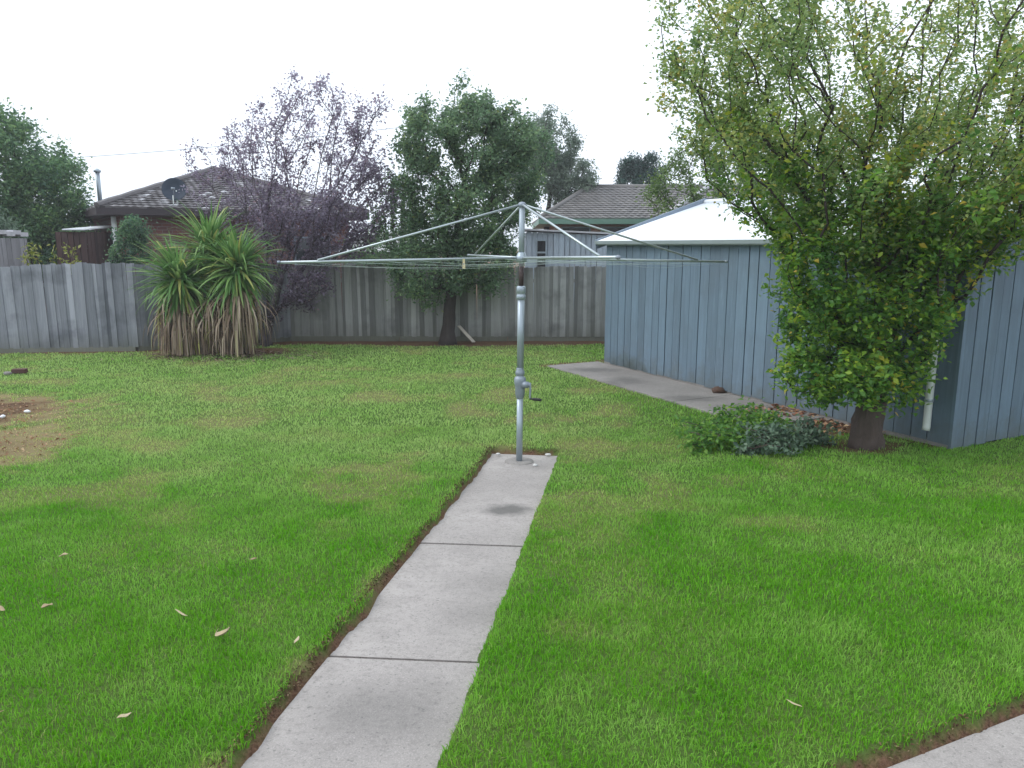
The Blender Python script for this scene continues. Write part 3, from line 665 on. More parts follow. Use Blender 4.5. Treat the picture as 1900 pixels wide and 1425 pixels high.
for (x, n, h, lab) in ((-9.55, 8, .58, 'clump of yellow green upright leaves showing above the left fence, the wider one'), (-8.98, 4, .55, 'small yellow green leafy plant above the left fence near the brown shed')):
    T = thing('garden_plant', lab, 'plant', (x, 15.7, LAWN), 'plants showing over the left fence'); ms = MB(); Cs = []
    for i in range(n):
        a = rnd.uniform(-.30, .30) * n / 8; top = np.array([x + a * 1.5, 15.7 + rnd.uniform(-.2, .2), 1.62 + h * rnd.uniform(.55, 1)])
        ms.tube([(x + a * .5, 15.7, 0), (x + a, 15.7, 1.2), top], [.012, .01, .005], 5)
        for k in range(22): Cs.append(top - np.array([a * .3, 0, 1]) * rnd.random() * .55 + rng.normal(size=3) * .05)
    ms.build('stems', M['bark_dark'], T, True); leaves_mesh('leaves', np.array(Cs), .10, M['leaf_yellow'], T, rng.random(len(Cs)), .0, .42)

# ------------------------------------------------------------------ sword-leaf clump (cordyline)
def straps(heads, m, name, parent):
    """heads: (centre, count, length range, elevation range, droop, width, tint range)"""
    V, F, T = [], [], []; o = 0; S = 7
    for c, n, (l0, l1), (e0, e1), dr, wd, (t0, t1) in heads:
        for i in range(n):
            az = rnd.uniform(0, 2 * math.pi); el = math.radians(rnd.uniform(e0, e1)); L = rnd.uniform(l0, l1); ti = rnd.uniform(t0, t1)
            if rnd.random() < .06: ti = .97
            p = np.array(c) + np.array([rnd.uniform(-.06, .06), rnd.uniform(-.06, .06), rnd.uniform(-.14, .14)]); st = L / S
            sx = np.array([-math.sin(az), math.cos(az), 0.0]); roll = rnd.uniform(-.5, .5); d_ = dr * rnd.uniform(.4, 1.5)
            kink = rnd.random() < .15; kk = rnd.randint(3, 5)
            for s in range(S + 1):
                w = wd * (.6 + .4 * min(1, s / 2)) * (1 - (s / S) ** 2.2) + .002
                side = sx * math.cos(roll) + np.array([0, 0, math.sin(roll)])
                V.append(p - side * w); V.append(p + side * w); T += [ti, ti]
                if s < S:
                    F.append((o, o + 1, o + 3, o + 2)); o += 2
                else: o += 2
                p = p + np.array([math.cos(az) * math.cos(el), math.sin(az) * math.cos(el), math.sin(el)]) * st
                el -= d_ * st * (1 + s * .35); az += rnd.uniform(-.05, .05)
                if kink and s == kk: el -= .9
                el = max(el, -1.5)
                if p[2] < .10: p[2] = .10 + rnd.uniform(0, .03)
    return np_mesh(name, np.array(V), [np.array(F)], m, parent, attrs={'tint': np.array(T)})
Y = thing('cordyline_clump', 'clump of green sword-shaped leaves with brown dead leaf skirts by the left fence', 'plant', (-5.6, 14.2, LAWN))
H1, H2, H3 = (-6.12, 14.0, 1.46), (-5.05, 14.0, 1.66), (-5.72, 14.5, 1.95)
mt = MB()
for hd, bx0 in ((H1, -5.85), (H2, -5.3), (H3, -5.6)):
    mt.tube([(bx0, hd[1] + .1, 0), (bx0 * .6 + hd[0] * .4, hd[1] + .05, .7), hd], [.10, .085, .07], 8, wob=.1)
mt.build('stems', M['bark'], Y, True)
for hd, n, el in ((H1, 430, (-55, 72)), (H2, 420, (-55, 75)), (H3, 270, (-10, 80))):
    straps([(hd, n, (.62, 1.08), el, .34, .028, (.1, .88)), ((hd[0], hd[1], hd[2] - .12), 40, (.6, 1.0), (-60, 5), .8, .02, (.6, 1.0))], M['yucca'], 'leaf_rosette', Y)
for hd, n in ((H1, 420), (H2, 380)):
    hh = [((hd[0], hd[1], hd[2] - .34 - .14 * k), n // 3, (.7, 1.25), (-70, 5), 1.8, .016, (.0, .95)) for k in range(4)]
    o = straps(hh, M['dead'], 'dead_leaf_skirt', Y)
straps([((-5.6, 13.95, 1.0), 220, (.5, 1.0), (-80, 0), 1.4, .015, (.0, .9)), ((-5.8, 14.0, .65), 130, (.4, .75), (-80, 0), 1.4, .015, (.0, .8)), ((-5.3, 14.0, .65), 130, (.4, .75), (-80, 0), 1.4, .015, (.0, .8))], M['dead'], 'dead_leaf_skirt', Y)

# ------------------------------------------------------------------ paling fences
def palings(mb, a, b, ztop_a, ztop_b, zb, sagf=None, wmin=.068, wmax=.104):
    a, b = np.array(a, float), np.array(b, float); L = np.linalg.norm(b - a); d = (b - a) / L; n = np.array([d[1], -d[0]]); s = 0.0; k = 0
    while s < L - .03:
        w = rnd.uniform(wmin, wmax); ov = .012 if k % 2 else -.002; u = s / L
        zt = ztop_a + (ztop_b - ztop_a) * u + rnd.uniform(-.018, .014) + (sagf(u) if sagf else 0); off = n * (.016 if k % 2 else 0.0); ln = rnd.uniform(-.016, .016); tw = rnd.uniform(-.004, .004)
        p0 = a + d * (s - ov) + off; p1 = a + d * (s + w + ov) + off
        q0, q1 = p0 + n * (.014 + tw), p1 + n * (.014 - tw); sh = d * ln
        lo = [(p0[0], p0[1], zb), (p1[0], p1[1], zb), (q1[0], q1[1], zb), (q0[0], q0[1], zb)]
        z2 = zt + rnd.uniform(-.012, .012)
        hi = [(p0[0] + sh[0], p0[1] + sh[1], zt), (p1[0] + sh[0], p1[1] + sh[1], z2), (q1[0] + sh[0], q1[1] + sh[1], z2), (q0[0] + sh[0], q0[1] + sh[1], zt)]
        mb.hexa(lo, hi, min(1, max(0, rnd.gauss(.5, .30)))); s += w + rnd.choice((.002, .002, .003, .007)); k += 1
def rails_posts(T, a, b, m, zs=(.35, 1.35), hp=1.5):
    a, b = np.array(a, float), np.array(b, float); L = np.linalg.norm(b - a); d = (b - a) / L; n = np.array([d[1], -d[0]]); rot = Matrix.Rotation(math.atan2(d[1], d[0]), 3, 'Z'); mr = MB()
    for z in zs:
        c = (a + b) / 2 - n * .04; mr.box((c[0], c[1], z), (L, .045, .075), rot)
    mr.build('rails', m, T)
    k = max(2, int(L / 2.4) + 1)
    for i in range(k):
        c = a + d * (L * i / (k - 1)) - n * .125; mp = MB(); mp.box((c[0], c[1], hp / 2 - .05), (.1, .1, hp + .1), rot); mp.build('post', m, T)
F1 = thing('paling_fence', 'silver grey timber paling fence running to the left edge', 'fence', (-9.9, 14.46, 0))
mb = MB(); palings(mb, (-13.6, 14.03), (-7.4, 14.75), 1.66, 1.755, .13, lambda u: .02 * math.sin(u * 9)); palings(mb, (-7.38, 14.77), (-4.8, 16.3), 1.75, 1.68, .13); mb.build('palings', M['fence_silver'], F1)
mb = MB(); d_ = np.array([6.2, .72]); d_ /= np.linalg.norm(d_); rot = Matrix.Rotation(math.atan2(d_[1], d_[0]), 3, 'Z')
for k in range(3):
    c = np.array([-13.6, 14.03]) + d_ * (1.04 + 2.08 * k); mb.box((c[0], c[1] - .012, .07), (2.07, .03, .155), rot, .3 + .3 * k)
rt = Matrix.Rotation(math.atan2(1.53, 2.58), 3, 'Z'); mb.box((-6.09, 15.52, .07), (2.95, .03, .155), rt, .4)
mb.build('plinth_board', M['plinth'], F1); rails_posts(F1, (-13.6, 14.03), (-7.4, 14.75), M['fence_brown']); rails_posts(F1, (-7.38, 14.80), (-4.8, 16.33), M['fence_brown'])
F2 = thing('paling_fence', 'brownish weathered timber paling fence along the back behind the trees', 'fence', (-1, 16.25, 0))
mb = MB(); palings(mb, (-4.78, 16.3), (4.6, 16.25), 1.67, 1.63, .15, lambda u: .01 * math.sin(u * 11)); mb.build('palings', M['fence_brown'], F2)
mb = MB()
for k in range(4): mb.box((-3.62 + 2.35 * k, 16.272, .075), (2.34, .03, .17), None, .35 + .15 * (k % 3))
mb.build('plinth_board', M['plinth'], F2)
rails_posts(F2, (-4.78, 16.33), (4.6, 16.28), M['fence_brown'])

# ------------------------------------------------------------------ blue-grey shed
S_ = thing('garden_shed', 'long blue grey vertical board shed with white corrugated roof', 'shed', (Q[0], Q[1], 0))
DEP = 4.46; EZ = 2.12; RZ = 2.86
def sp(s, q, z): p = P + WD * s + WN * q; return (float(p[0]), float(p[1]), z)
def board_wall(mb, org, d, n_out, L, z0, ztop, w0=.17, w1=.21, seed=3):
    """vertical boards with real joints; every third joint is a wider open groove"""
    r = random.Random(seed); s = 0.0; k = 0
    while s < L - 1e-6:
        w = min(r.uniform(w0, w1), L - s); w = L - s if L - s - w < .06 else w
        g = r.choice((.009, .013, .020)); e = r.uniform(-.004, .006); a, b = s + g / 2, s + w - g / 2; lean = r.uniform(-.003, .003)
        def pt(q, o, z): v = org + d * q + n_out * o; return (float(v[0]), float(v[1]), z)
        za, zb = ztop(a), ztop(b); zo = z0 + r.uniform(-.012, .012)
        mb.hexa([pt(a, -.005, zo), pt(b, -.005, zo), pt(b, .016 + e, zo), pt(a, .016 + e, zo)], [pt(a + lean, -.005, za), pt(b + lean, -.005, zb), pt(b + lean, .016 + e, zb), pt(a + lean, .016 + e, za)], min(1, max(0, r.gauss(.5, .22))))
        s += w; k += 1
mb = MB(); gable = lambda q: EZ + (RZ - EZ - .10) * (1 - abs(q - DEP / 2) / (DEP / 2)) - .0
board_wall(mb, P, WD, -WN, WL, .10, lambda s: EZ - .01, .165, .215, 5); mb.build('long_wall', M['shed_paint'], S_)
mb = MB(); board_wall(mb, Q + WN * .0, WN, WD, DEP, .07, gable, .165, .21, 9)
mb.hexa([sp(WL - .01, -.019, .07), sp(WL + .022, -.019, .07), sp(WL + .022, .03, .07), sp(WL - .01, .03, .07)], [sp(WL - .01, -.019, EZ), sp(WL + .022, -.019, EZ), sp(WL + .022, .03, EZ), sp(WL - .01, .03, EZ)], .7)
mb.build('gable_wall', M['shed_paint'], S_)
mb = MB(); board_wall(mb, P, WN, -WD, DEP, .10, gable, .165, .215, 13); board_wall(mb, P + WN * DEP, WD, WN, WL, .10, lambda s: EZ - .01, .165, .215, 15); mb.build('back_wall', M['shed_paint'], S_)
mb = MB(); mb.hexa([sp(.01, .01, 0), sp(.01, DEP - .01, 0), sp(WL - .01, DEP - .01, 0), sp(WL - .01, .01, 0)], [sp(.01, .01, EZ - .05), sp(.01, DEP - .01, EZ - .05), sp(WL - .01, DEP - .01, EZ - .05), sp(WL - .01, .01, EZ - .05)])
mb.build('dark_backing', M['shed_dark'], S_)  # near-black block added behind the boards, painting the shade in open joints
# slab footing under the boards
mb = MB(); mb.hexa([sp(0.0, -.006, -.05), sp(0.0, .0, -.05), sp(WL, .0, -.05), sp(WL, -.006, -.05)][::-1], [sp(0, -.006, .13), sp(0, .0, .13), sp(WL, .0, .13), sp(WL, -.006, .13)][::-1]); mb.build('footing', M['strip'], S_)
# corrugated roof, two planes with real waves
def corrugated(name, sgn):
    s0, s1, oh = -.16, WL + .16, .12; pitch = .076; cols = int((s1 - s0) / pitch * 6); V, F = [], []
    for i in range(cols + 1):
        s = s0 + (s1 - s0) * i / cols; wv = .009 * math.sin((s - s0) / pitch * 2 * math.pi)
        for q in ((-oh) if sgn > 0 else (DEP + oh), DEP / 2):
            f = 1 - abs(q - DEP / 2) / (DEP / 2); V.append(sp(s, q, EZ + .075 + (RZ - EZ - .075) * f + wv))
    for i in range(cols): F.append((2 * i, 2 * i + 1, 2 * i + 3, 2 * i + 2))
    m = MB(); m.add(V, F); o = m.build(name, M['roof_white'], S_, True); so = o.modifiers.new('sheet', 'SOLIDIFY'); so.thickness = .003; return o
corrugated('roof', 1); corrugated('roof', -1)
mb = MB()
mb.tube([sp(-.17, DEP / 2, RZ + .012), sp(WL + .17, DEP / 2, RZ + .012)], .05, 10); mb.build('ridge_cap', M['roof_white'], S_, True)
for s_a, s_b in ((-.19, -.155), (WL + .155, WL + .19)):
    mb = MB()
    for q0, q1 in ((-.13, DEP / 2), (DEP / 2, DEP + .13)):
        z0, z1 = [EZ + .02 + (RZ - EZ - .02) * (1 - abs(q - DEP / 2) / (DEP / 2)) for q in (q0, q1)]
        mb.hexa([sp(s_a, q0, z0 - .07), sp(s_b, q0, z0 - .07), sp(s_b, q1, z1 - .07), sp(s_a, q1, z1 - .07)], [sp(s_a, q0, z0 + .09), sp(s_b, q0, z0 + .09), sp(s_b, q1, z1 + .09), sp(s_a, q1, z1 + .09)])
    mb.build('barge_board', M['barge'], S_)
mb = MB()
prof = [(-.022, EZ - .02), (-.11, EZ - .02), (-.13, EZ + .0), (-.135, EZ + .05), (-.122, EZ + .053), (-.118, EZ + .01), (-.10, EZ - .01), (-.022, EZ - .01)]
va = [sp(-.19, q, z) for q, z in prof]; vb = [sp(WL + .15, q, z) for q, z in prof]; mb.hexa(va, vb); mb.build('gutter', M['gutter'], S_)
mb = MB(); ds = WL - .23
mb.tube([sp(ds, -.085, EZ - .02), sp(ds, -.085, EZ - .12), sp(ds, -.062, EZ - .2), sp(ds, -.062, .34), sp(ds + .01, -.075, .26), sp(ds + .012, -.085, .22)], .038, 14); dp = mb.build('downpipe', M['white_pipe'], S_, True)
for z in (.52, 1.55): MB().lathe(sp(ds, -.062, z), [(.041, 0), (.043, .004), (.043, .026), (.041, .03)], 14).build('pipe_bracket', M['galv'], dp, True)

# ------------------------------------------------------------------ rotary clothesline
HX, HY = .07, 7.07; HZ = float(base_h(HY))
R_ = thing('rotary_clothesline', 'galvanised rotary clothesline on a tall pole at the end of the concrete path', 'clothesline', (HX, HY, HZ))
tilt = lambda z: (HX + .009 * z, HY, z)
MB().lathe((HX, HY, HZ - .02), [(.145, 0), (.14, .028), (.09, .036), (.05, .034)], 24).build('footing', M['strip'], R_, True)
MB().tube([tilt(HZ - .02), tilt(.70)], .030, 20).build('lower_pole', M['galv'], R_, True)
MB().tube([tilt(.93), tilt(1.63)], .032, 20).build('outer_pole', M['galv'], R_, True)
MB().lathe(tilt(1.60), [(.033, 0), (.042, .006), (.043, .04), (.039, .045), (.039, .062), (.043, .066), (.043, .115), (.036, .125), (.028, .128)], 20).build('collar', M['galv'], R_, True)
MB().tube([tilt(1.70), tilt(1.95)], .0225, 16).build('rising_tube', M['rust'], R_, True)
MB().tube([tilt(1.94), tilt(2.47)], .027, 18).build('mast', M['galv'], R_, True)
MB().lathe(tilt(2.44), [(.030, 0), (.036, .005), (.036, .03), (.025, .045), (.008, .05)], 16).build('mast_cap', M['galv_dark'], R_, True)
MB().lathe(tilt(1.945), [(.03, 0), (.05, .006), (.052, .05), (.045, .06), (.034, .085), (.029, .09)], 18).build('hub', M['galv'], R_, True)
gb = MB()
gb.lathe(tilt(.66), [(.031, 0), (.038, .006), (.04, .03), (.046, .05), (.046, .11), (.05, .13), (.056, .15), (.056, .19), (.050, .205), (.036, .215), (.036, .225), (.044, .235), (.044, .262), (.034, .275), (.036, .285), (.033, .295)], 22)
gb.tube([(HX + .03, HY - .03, .80), (HX + .085, HY - .05, .80)], [.034, .03], 12)
gb.tube([(HX + .07, HY - .045, .80), (HX + .105, HY - .055, .80)], [.022, .022], 12)
G_ = gb.build('winding_gear', M['galv_dark'], R_, True)
MB().tube([(HX + .10, HY - .055, .82), (HX + .104, HY - .058, .76), (HX + .10, HY - .06, .69), (HX + .102, HY - .062, .665)], [.011, .010, .009, .009], 10).build('crank_arm', M['galv_dark'], G_, True)
MB().tube([(HX + .095, HY - .062, .668), (HX + .125, HY - .07, .667), (HX + .13, HY - .071, .667), (HX + .20, HY - .085, .662), (HX + .21, HY - .087, .662)], [.008, .008, .014, .015, .010], 10).build('crank_handle', M['black'], G_, True)
TH = math.radians(16.4); hub = np.array(tilt(1.985)); top = np.array(tilt(2.462))
arms = []
for ang, tip_z in ((math.pi + TH, 1.957), (TH, 1.937), (math.pi / 2 + TH, 1.985), (-math.pi / 2 + TH, 2.022)):
    d = np.array([math.cos(ang), math.sin(ang), 0]); tip = np.array([hub[0], hub[1], tip_z]) + d * 2.15; arms.append((hub, tip, d))
    a0 = hub + d * .045; MB().tube([a0, hub * .35 + tip * .65, tip], .0112, 12).build('arm', M['galv_bright'], R_, True)
    MB().tube([tip - (tip - hub) * .006, tip + d * .012], .0145, 10).build('arm_tip', M['galv_dark'], R_, True)
    at_ = hub + (tip - hub) * (1.83 / 2.15); MB().tube([top + d * .02, at_ + np.array([0, 0, .012])], .0095, 10).build('strut', M['galv_bright'], R_, True)
order = [0, 2, 1, 3]
wire_objs = []
for k, f in enumerate((.30, .44, .58, .72, .86, .985)):
    m = MB()
    for i in range(4):
        A_, B_ = arms[order[i]], arms[order[(i + 1) % 4]]
        a = A_[0] + (A_[1] - A_[0]) * f; b = B_[0] + (B_[1] - B_[0]) * f; sag = (.012 + .045 * f) * rnd.uniform(.6, 1.25)
        m.tube([a * (1 - u) + b * u - np.array([0, 0, .008 + sag * 4 * u * (1 - u)]) for u in np.linspace(0, 1, 13)], .0010, 5, cap=False)
    wire_objs.append(m.build('line_wire', M['wire'], R_, True))
# peg on a front line
A_, B_ = arms[0], arms[3]; f = .58; u = .62; pg = (A_[0] + (A_[1] - A_[0]) * f) * (1 - u) + (B_[0] + (B_[1] - B_[0]) * f) * u
pg = np.array([-.395, 6.25, 1.955])
T = thing('clothes_peg', 'pale wooden clothes peg clipped on a wire of the clothesline', 'peg', tuple(pg))
MB().hexa([tuple(pg + np.array(q)) for q in ((-.010, -.006, -.045), (.000, -.006, -.045), (.000, .006, -.045), (-.010, .006, -.045))], [tuple(pg + np.array(q)) for q in ((-.007, -.006, .035), (-.001, -.006, .035), (-.001, .006, .035), (-.007, .006, .035))]).build('jaw', M['peg'], T)
MB().hexa([tuple(pg + np.array(q)) for q in ((.003, -.006, -.045), (.013, -.006, -.045), (.013, .006, -.045), (.003, .006, -.045))], [tuple(pg + np.array(q)) for q in ((.001, -.006, .035), (.008, -.006, .035), (.008, .006, .035), (.001, .006, .035))]).build('jaw', M['peg'], T)
MB().tube([tuple(pg + np.array((.001, -.009, -.004))), tuple(pg + np.array((.001, .009, -.004)))], .006, 8).build('spring', M['galv_dark'], T)

# ------------------------------------------------------------------ houses and sheds beyond the fence
def tiled(mb, eL, eR, tL, tR, rows, tw=.3):
    eL, eR, tL, tR = [np.array(k, float) for k in (eL, eR, tL, tR)]; n = np.cross(eR - eL, (tL + tR) / 2 - (eL + eR) / 2); n /= np.linalg.norm(n)
    for i in range(rows):
        a, b = i / rows, (i + 1.12) / rows; b = min(b, 1)
        l0, r0, l1, r1 = eL + (tL - eL) * a, eR + (tR - eR) * a, eL + (tL - eL) * b, eR + (tR - eR) * b
        W = np.linalg.norm(r0 - l0); c = max(1, int(round(W / tw)))
        for k in range(c):
            u0, u1 = k / c, (k + 1) / c; um = (u0 + u1) / 2; up = n * .035; ar = n * .018
            b0, bm, b1 = l0 + (r0 - l0) * u0 + up, l0 + (r0 - l0) * um + up + ar, l0 + (r0 - l0) * u1 + up
            t0, tm, t1 = l1 + (r1 - l1) * u0, l1 + (r1 - l1) * um + ar, l1 + (r1 - l1) * u1
            mb.add([b0, bm, b1, t1, tm, t0, b0 - up * 1.2, bm - up * 1.2 - ar, b1 - up * 1.2], [(0, 1, 4, 5), (1, 2, 3, 4), (6, 7, 1, 0), (7, 8, 2, 1)], min(1, max(0, rnd.gauss(.5, .25))))
A0, B0 = np.array([-10.2, 19.0]), np.array([-4.27, 23.0]); dAB = (B0 - A0) / np.linalg.norm(B0 - A0); nAB = np.array([-dAB[1], dAB[0]]); LAB = float(np.linalg.norm(B0 - A0)); PD = 3.3
HL = thing('brick_house', 'red brick house with a hipped tile roof behind the left fence', 'house', (-8.5, 22, 0))
def hp(s, q, z): p = A0 + dAB * s + nAB * q; return (float(p[0]), float(p[1]), z)
EH = 3.02; AP = hp(LAB / 2, PD, 4.34)
mb = MB(); c = [(0, 0), (LAB, 0), (LAB, 2 * PD), (0, 2 * PD)]
for k in range(4):
    a, b = c[k], c[(k + 1) % 4]; tiled(mb, hp(*a, EH), hp(*b, EH), AP, AP, 20, .19)
rf = mb.build('roof', M['tile'], HL)
mb = MB()
for k in range(4):
    e = np.array(hp(*c[k], EH + .05)); ap = np.array(AP) + np.array([0, 0, .05]); mb.tube([e + (ap - e) * u for u in np.linspace(0, 1, 12)], [.075 + .012 * (j % 2) for j in range(12)], 8)
mb.build('hip_capping', M['tile'], rf)
def ring(mb, qs, z0, z1, th):
    mb.hexa([hp(qs, qs, z0), hp(LAB - qs, qs, z0), hp(LAB - qs, 2 * PD - qs, z0), hp(qs, 2 * PD - qs, z0)], [hp(qs, qs, z1), hp(LAB - qs, qs, z1), hp(LAB - qs, 2 * PD - qs, z1), hp(qs, 2 * PD - qs, z1)])
mb = MB(); ring(mb, -.02, EH - .17, EH - .005, 0); mb.build('fascia', M['fascia'], HL)
mb = MB(); ring(mb, .45, -.05, EH - .172, 0); mb.build('wall', M['brick'], HL)
mb = MB(); mb.tube([hp(.40, .42, EH - .2), hp(.40, .42, 0)], .06, 10); mb.build('downpipe', M['white_pipe'], HL, True)
for s in (2.6, 5.0):
    w = MB(); w.hexa([hp(s, .43, 1.2), hp(s + 1.1, .43, 1.2), hp(s + 1.1, .46, 1.2), hp(s, .46, 1.2)], [hp(s, .43, 2.35), hp(s + 1.1, .43, 2.35), hp(s + 1.1, .46, 2.35), hp(s, .46, 2.35)]); w = w.build('window', M['barge'], HL)
    g_ = MB(); g_.hexa([hp(s + .05, .425, 1.25), hp(s + 1.05, .425, 1.25), hp(s + 1.05, .44, 1.25), hp(s + .05, .44, 1.25)], [hp(s + .05, .425, 2.3), hp(s + 1.05, .425, 2.3), hp(s + 1.05, .44, 2.3), hp(s + .05, .44, 2.3)]); g_.build('pane', M['glass'], w)
mb = MB(); fx, fy = -12.22, 23.0; mb.tube([(fx, fy, 3.0), (fx, fy, 4.22)], .06, 10); mb.lathe((fx, fy, 4.2), [(.06, 0), (.10, .02), (.10, .07), (.03, .12)], 10); mb.build('flue', M['galv'], HL, True)
# dish on the roof
dx, dy, dz = -8.80, 20.25, 3.53
D_ = thing('satellite_dish', 'dark round satellite dish on a pale mast on the tiled roof', 'satellite dish', (dx, dy, 3.15))
nrm = Vector((.28, -.85, .25)).normalized(); q = nrm.to_track_quat('Z', 'Y').to_matrix(); prof = [(.02, -.075), (.12, -.062), (.22, -.03), (.30, .012), (.305, .02), (.295, .02), (.22, -.022), (.12, -.052), (.02, -.065)]
mb = MB(); mb.lathe((0, 0, 0), prof, 28); mb.v = [tuple(q @ Vector(p) + Vector((dx, dy, dz))) for p in mb.v]; mb.build('reflector', M['dish'], D_, True)
mb = MB(); mb.tube([(dx + .02, dy + .08, 3.06), (dx + .02, dy + .08, dz - .02)], .024, 8); mb.build('mast', M['white_pipe'], D_, True)
mb = MB(); e = Vector((dx, dy, dz)) + nrm * .30 - Vector((0, 0, .08)); mb.tube([Vector((dx, dy, dz - .29)) , e], .012, 6); mb.box(e, (.06, .1, .06)); mb.build('feed_arm', M['galv_dark'], D_, True)
mb = MB(); mb.tube([Vector((dx, dy - .10, dz - .16)), Vector((dx + .02, dy - .16, dz - .42))], .014, 6); mb.build('bracket', M['white_pipe'], D_, True)

HR = thing('tiled_house', 'brick house with a low brown tiled roof and green gutter behind the blue shed', 'house', (5, 28, 0))
x0, x1, y0, y1, eh = .95, 10.5, 26.0, 34.0, 2.98
mb = MB(); r0, r1 = (3.0, 30, 4.32), (8.5, 30, 4.32)
tiled(mb, (x0, y0, eh), (x1, y0, eh), r0, r1, 17, .22); tiled(mb, (x1, y0, eh), (x1, y1, eh), r1, r1, 13); tiled(mb, (x1, y1, eh), (x0, y1, eh), r1, r0, 13); tiled(mb, (x0, y1, eh), (x0, y0, eh), r0, r0, 13)
rf = mb.build('roof', M['tile2'], HR); mb = MB()
mb.tube([r0, r1], .09, 8)
for e, r in (((x0, y0, eh), r0), ((x1, y0, eh), r1), ((x0, y1, eh), r0), ((x1, y1, eh), r1)): mb.tube([np.array(e) + (0, 0, .04), np.array(r) + (0, 0, .04)], .085, 8)
mb.build('ridge_capping', M['tile2'], rf, True)
# projecting wing whose hip shows beside the white roof
mb = MB(); w0, w1, wy, rx = 4.75, 8.6, 23.6, 6.6
tiled(mb, (w0, wy, eh), (w1, wy, eh), (rx, 26.0, 4.0), (rx, 26.0, 4.0), 9); tiled(mb, (w0, 28.4, eh + .15), (w0, wy, eh), (rx, 28.4, 4.0), (rx, 26.0, 4.0), 9); tiled(mb, (w1, wy, eh), (w1, 28.4, eh), (rx, 26, 4.0), (rx, 28.4, 4.0), 9)
mb.build('wing_roof', M['tile2'], HR)
mb = MB(); mb.tube([(w0, wy, eh + .05), (rx, 26.0, 4.05)], .085, 8); mb.tube([(w1, wy, eh + .05), (rx, 26.0, 4.05)], .085, 8); mb.build('wing_capping', M['pale_roof'], HR, True)
mb = MB(); mb.box(((x0 + x1) / 2, (y0 + y1) / 2, eh - .09), (x1 - x0 + .1, y1 - y0 + .1, .17)); mb.box(((w0 + w1) / 2, wy + 1.3, eh - .085), (w1 - w0 + .1, 2.6, .165)); mb.build('gutter', M['fascia_green'], HR)
mb = MB(); mb.box(((x0 + x1) / 2, (y0 + y1) / 2, 1.35), (x1 - x0 - 1.0, y1 - y0 - 1.0, 2.9)); mb.box(((w0 + w1) / 2, wy + 1.8, 1.345), (w1 - w0 - 1.0, 2.8, 2.88)); mb.build('wall', M['brick2'], HR)
for xa in (1.75, 3.1):
    w = MB(); w.box((xa + .45, y0 + .495, 2.1), (1.0, .05, 1.25)); w = w.build('window', M['barge'], HR); g_ = MB(); g_.box((xa + .45, y0 + .47, 2.1), (.9, .03, 1.15)); g_.build('pane', M['glass'], w)

MS = thing('metal_shed', 'pale blue metal garden shed with a dark narrow window behind the back fence', 'shed', (1.6, 18.6, 0))
mb = MB(); zt = lambda s: 2.42 - .045 * s
board_wall(mb, np.array([.35, 18.3]), np.array([1., 0.]), np.array([0., -1.]), 2.9, 0, zt, .12, .14, 4); board_wall(mb, np.array([.35, 18.3]), np.array([0., 1.]), np.array([-1., 0.]), 1.8, 0, lambda s: 2.4, .12, .14, 6)
board_wall(mb, np.array([3.25, 18.3]), np.array([0., 1.]), np.array([1., 0.]), 1.8, 0, lambda s: 2.26, .12, .14, 7); board_wall(mb, np.array([.35, 20.1]), np.array([1., 0.]), np.array([0., 1.]), 2.9, 0, zt, .12, .14, 8); mb.build('wall', M['metal_sheet'], MS)
mb = MB(); mb.hexa([(.25, 18.2, 2.45), (3.35, 18.2, 2.31), (3.35, 20.2, 2.31), (.25, 20.2, 2.45)], [(.25, 18.2, 2.49), (3.35, 18.2, 2.35), (3.35, 20.2, 2.35), (.25, 20.2, 2.49)]); mb.build('roof', M['pale_roof'], MS)
w = MB(); w.box((.70, 18.282, 1.87), (.24, .03, .72)); w = w.build('window', M['galv'], MS); g_ = MB(); g_.box((.70, 18.275, 1.87), (.19, .03, .66)); g_.build('pane', M['black'], w)
g_ = MB(); g_.box((.70, 18.255, 1.93), (.2, .02, .04)); g_.build('glazing_bar', M['galv'], w)

BS = thing('timber_shed', 'narrow dark brown timber shed with a pale sheet roof under the dense tree', 'shed', (-10.8, 18.9, 0))
mb = MB(); board_wall(mb, np.array([-11.15, 18.8]), np.array([1., 0.]), np.array([0., -1.]), 0.75, 0, lambda s: 2.42, .13, .16, 21); board_wall(mb, np.array([-11.15, 20.6]), np.array([1., 0.]), np.array([0., 1.]), 0.75, 0, lambda s: 2.42, .13, .16, 22)
board_wall(mb, np.array([-11.15, 18.8]), np.array([0., 1.]), np.array([-1., 0.]), 1.8, 0, lambda s: 2.42, .13, .16, 23); board_wall(mb, np.array([-10.4, 18.8]), np.array([0., 1.]), np.array([1., 0.]), 1.8, 0, lambda s: 2.42, .13, .16, 24); mb.build('wall', M['brown_timber'], BS)
mb = MB(); mb.hexa([(-10.9, 18.65, 2.46), (-10.35, 18.65, 2.46), (-10.35, 20.7, 2.60), (-10.9, 20.7, 2.60)], [(-10.9, 18.65, 2.49), (-10.35, 18.65, 2.49), (-10.35, 20.7, 2.63), (-10.9, 20.7, 2.63)]); mb.build('roof', M['roof_white'], BS)
GS = thing('grey_hut', 'small old grey timber hut with a weathered flat top at the left edge', 'shed', (-11.6, 16.4, 0))
mb = MB(); board_wall(mb, np.array([-13.0, 16.0]), np.array([1., 0.]), np.array([0., -1.]), 2.25, 0, lambda s: 2.25, .13, .17, 31); board_wall(mb, np.array([-10.75, 16.0]), np.array([0., 1.]), np.array([1., 0.]), 1.0, 0, lambda s: 2.25, .13, .17, 32)
board_wall(mb, np.array([-13.0, 17.0]), np.array([1., 0.]), np.array([0., 1.]), 2.25, 0, lambda s: 2.25, .13, .17, 33); mb.build('wall', M['grey_timber'], GS)
mb = MB()
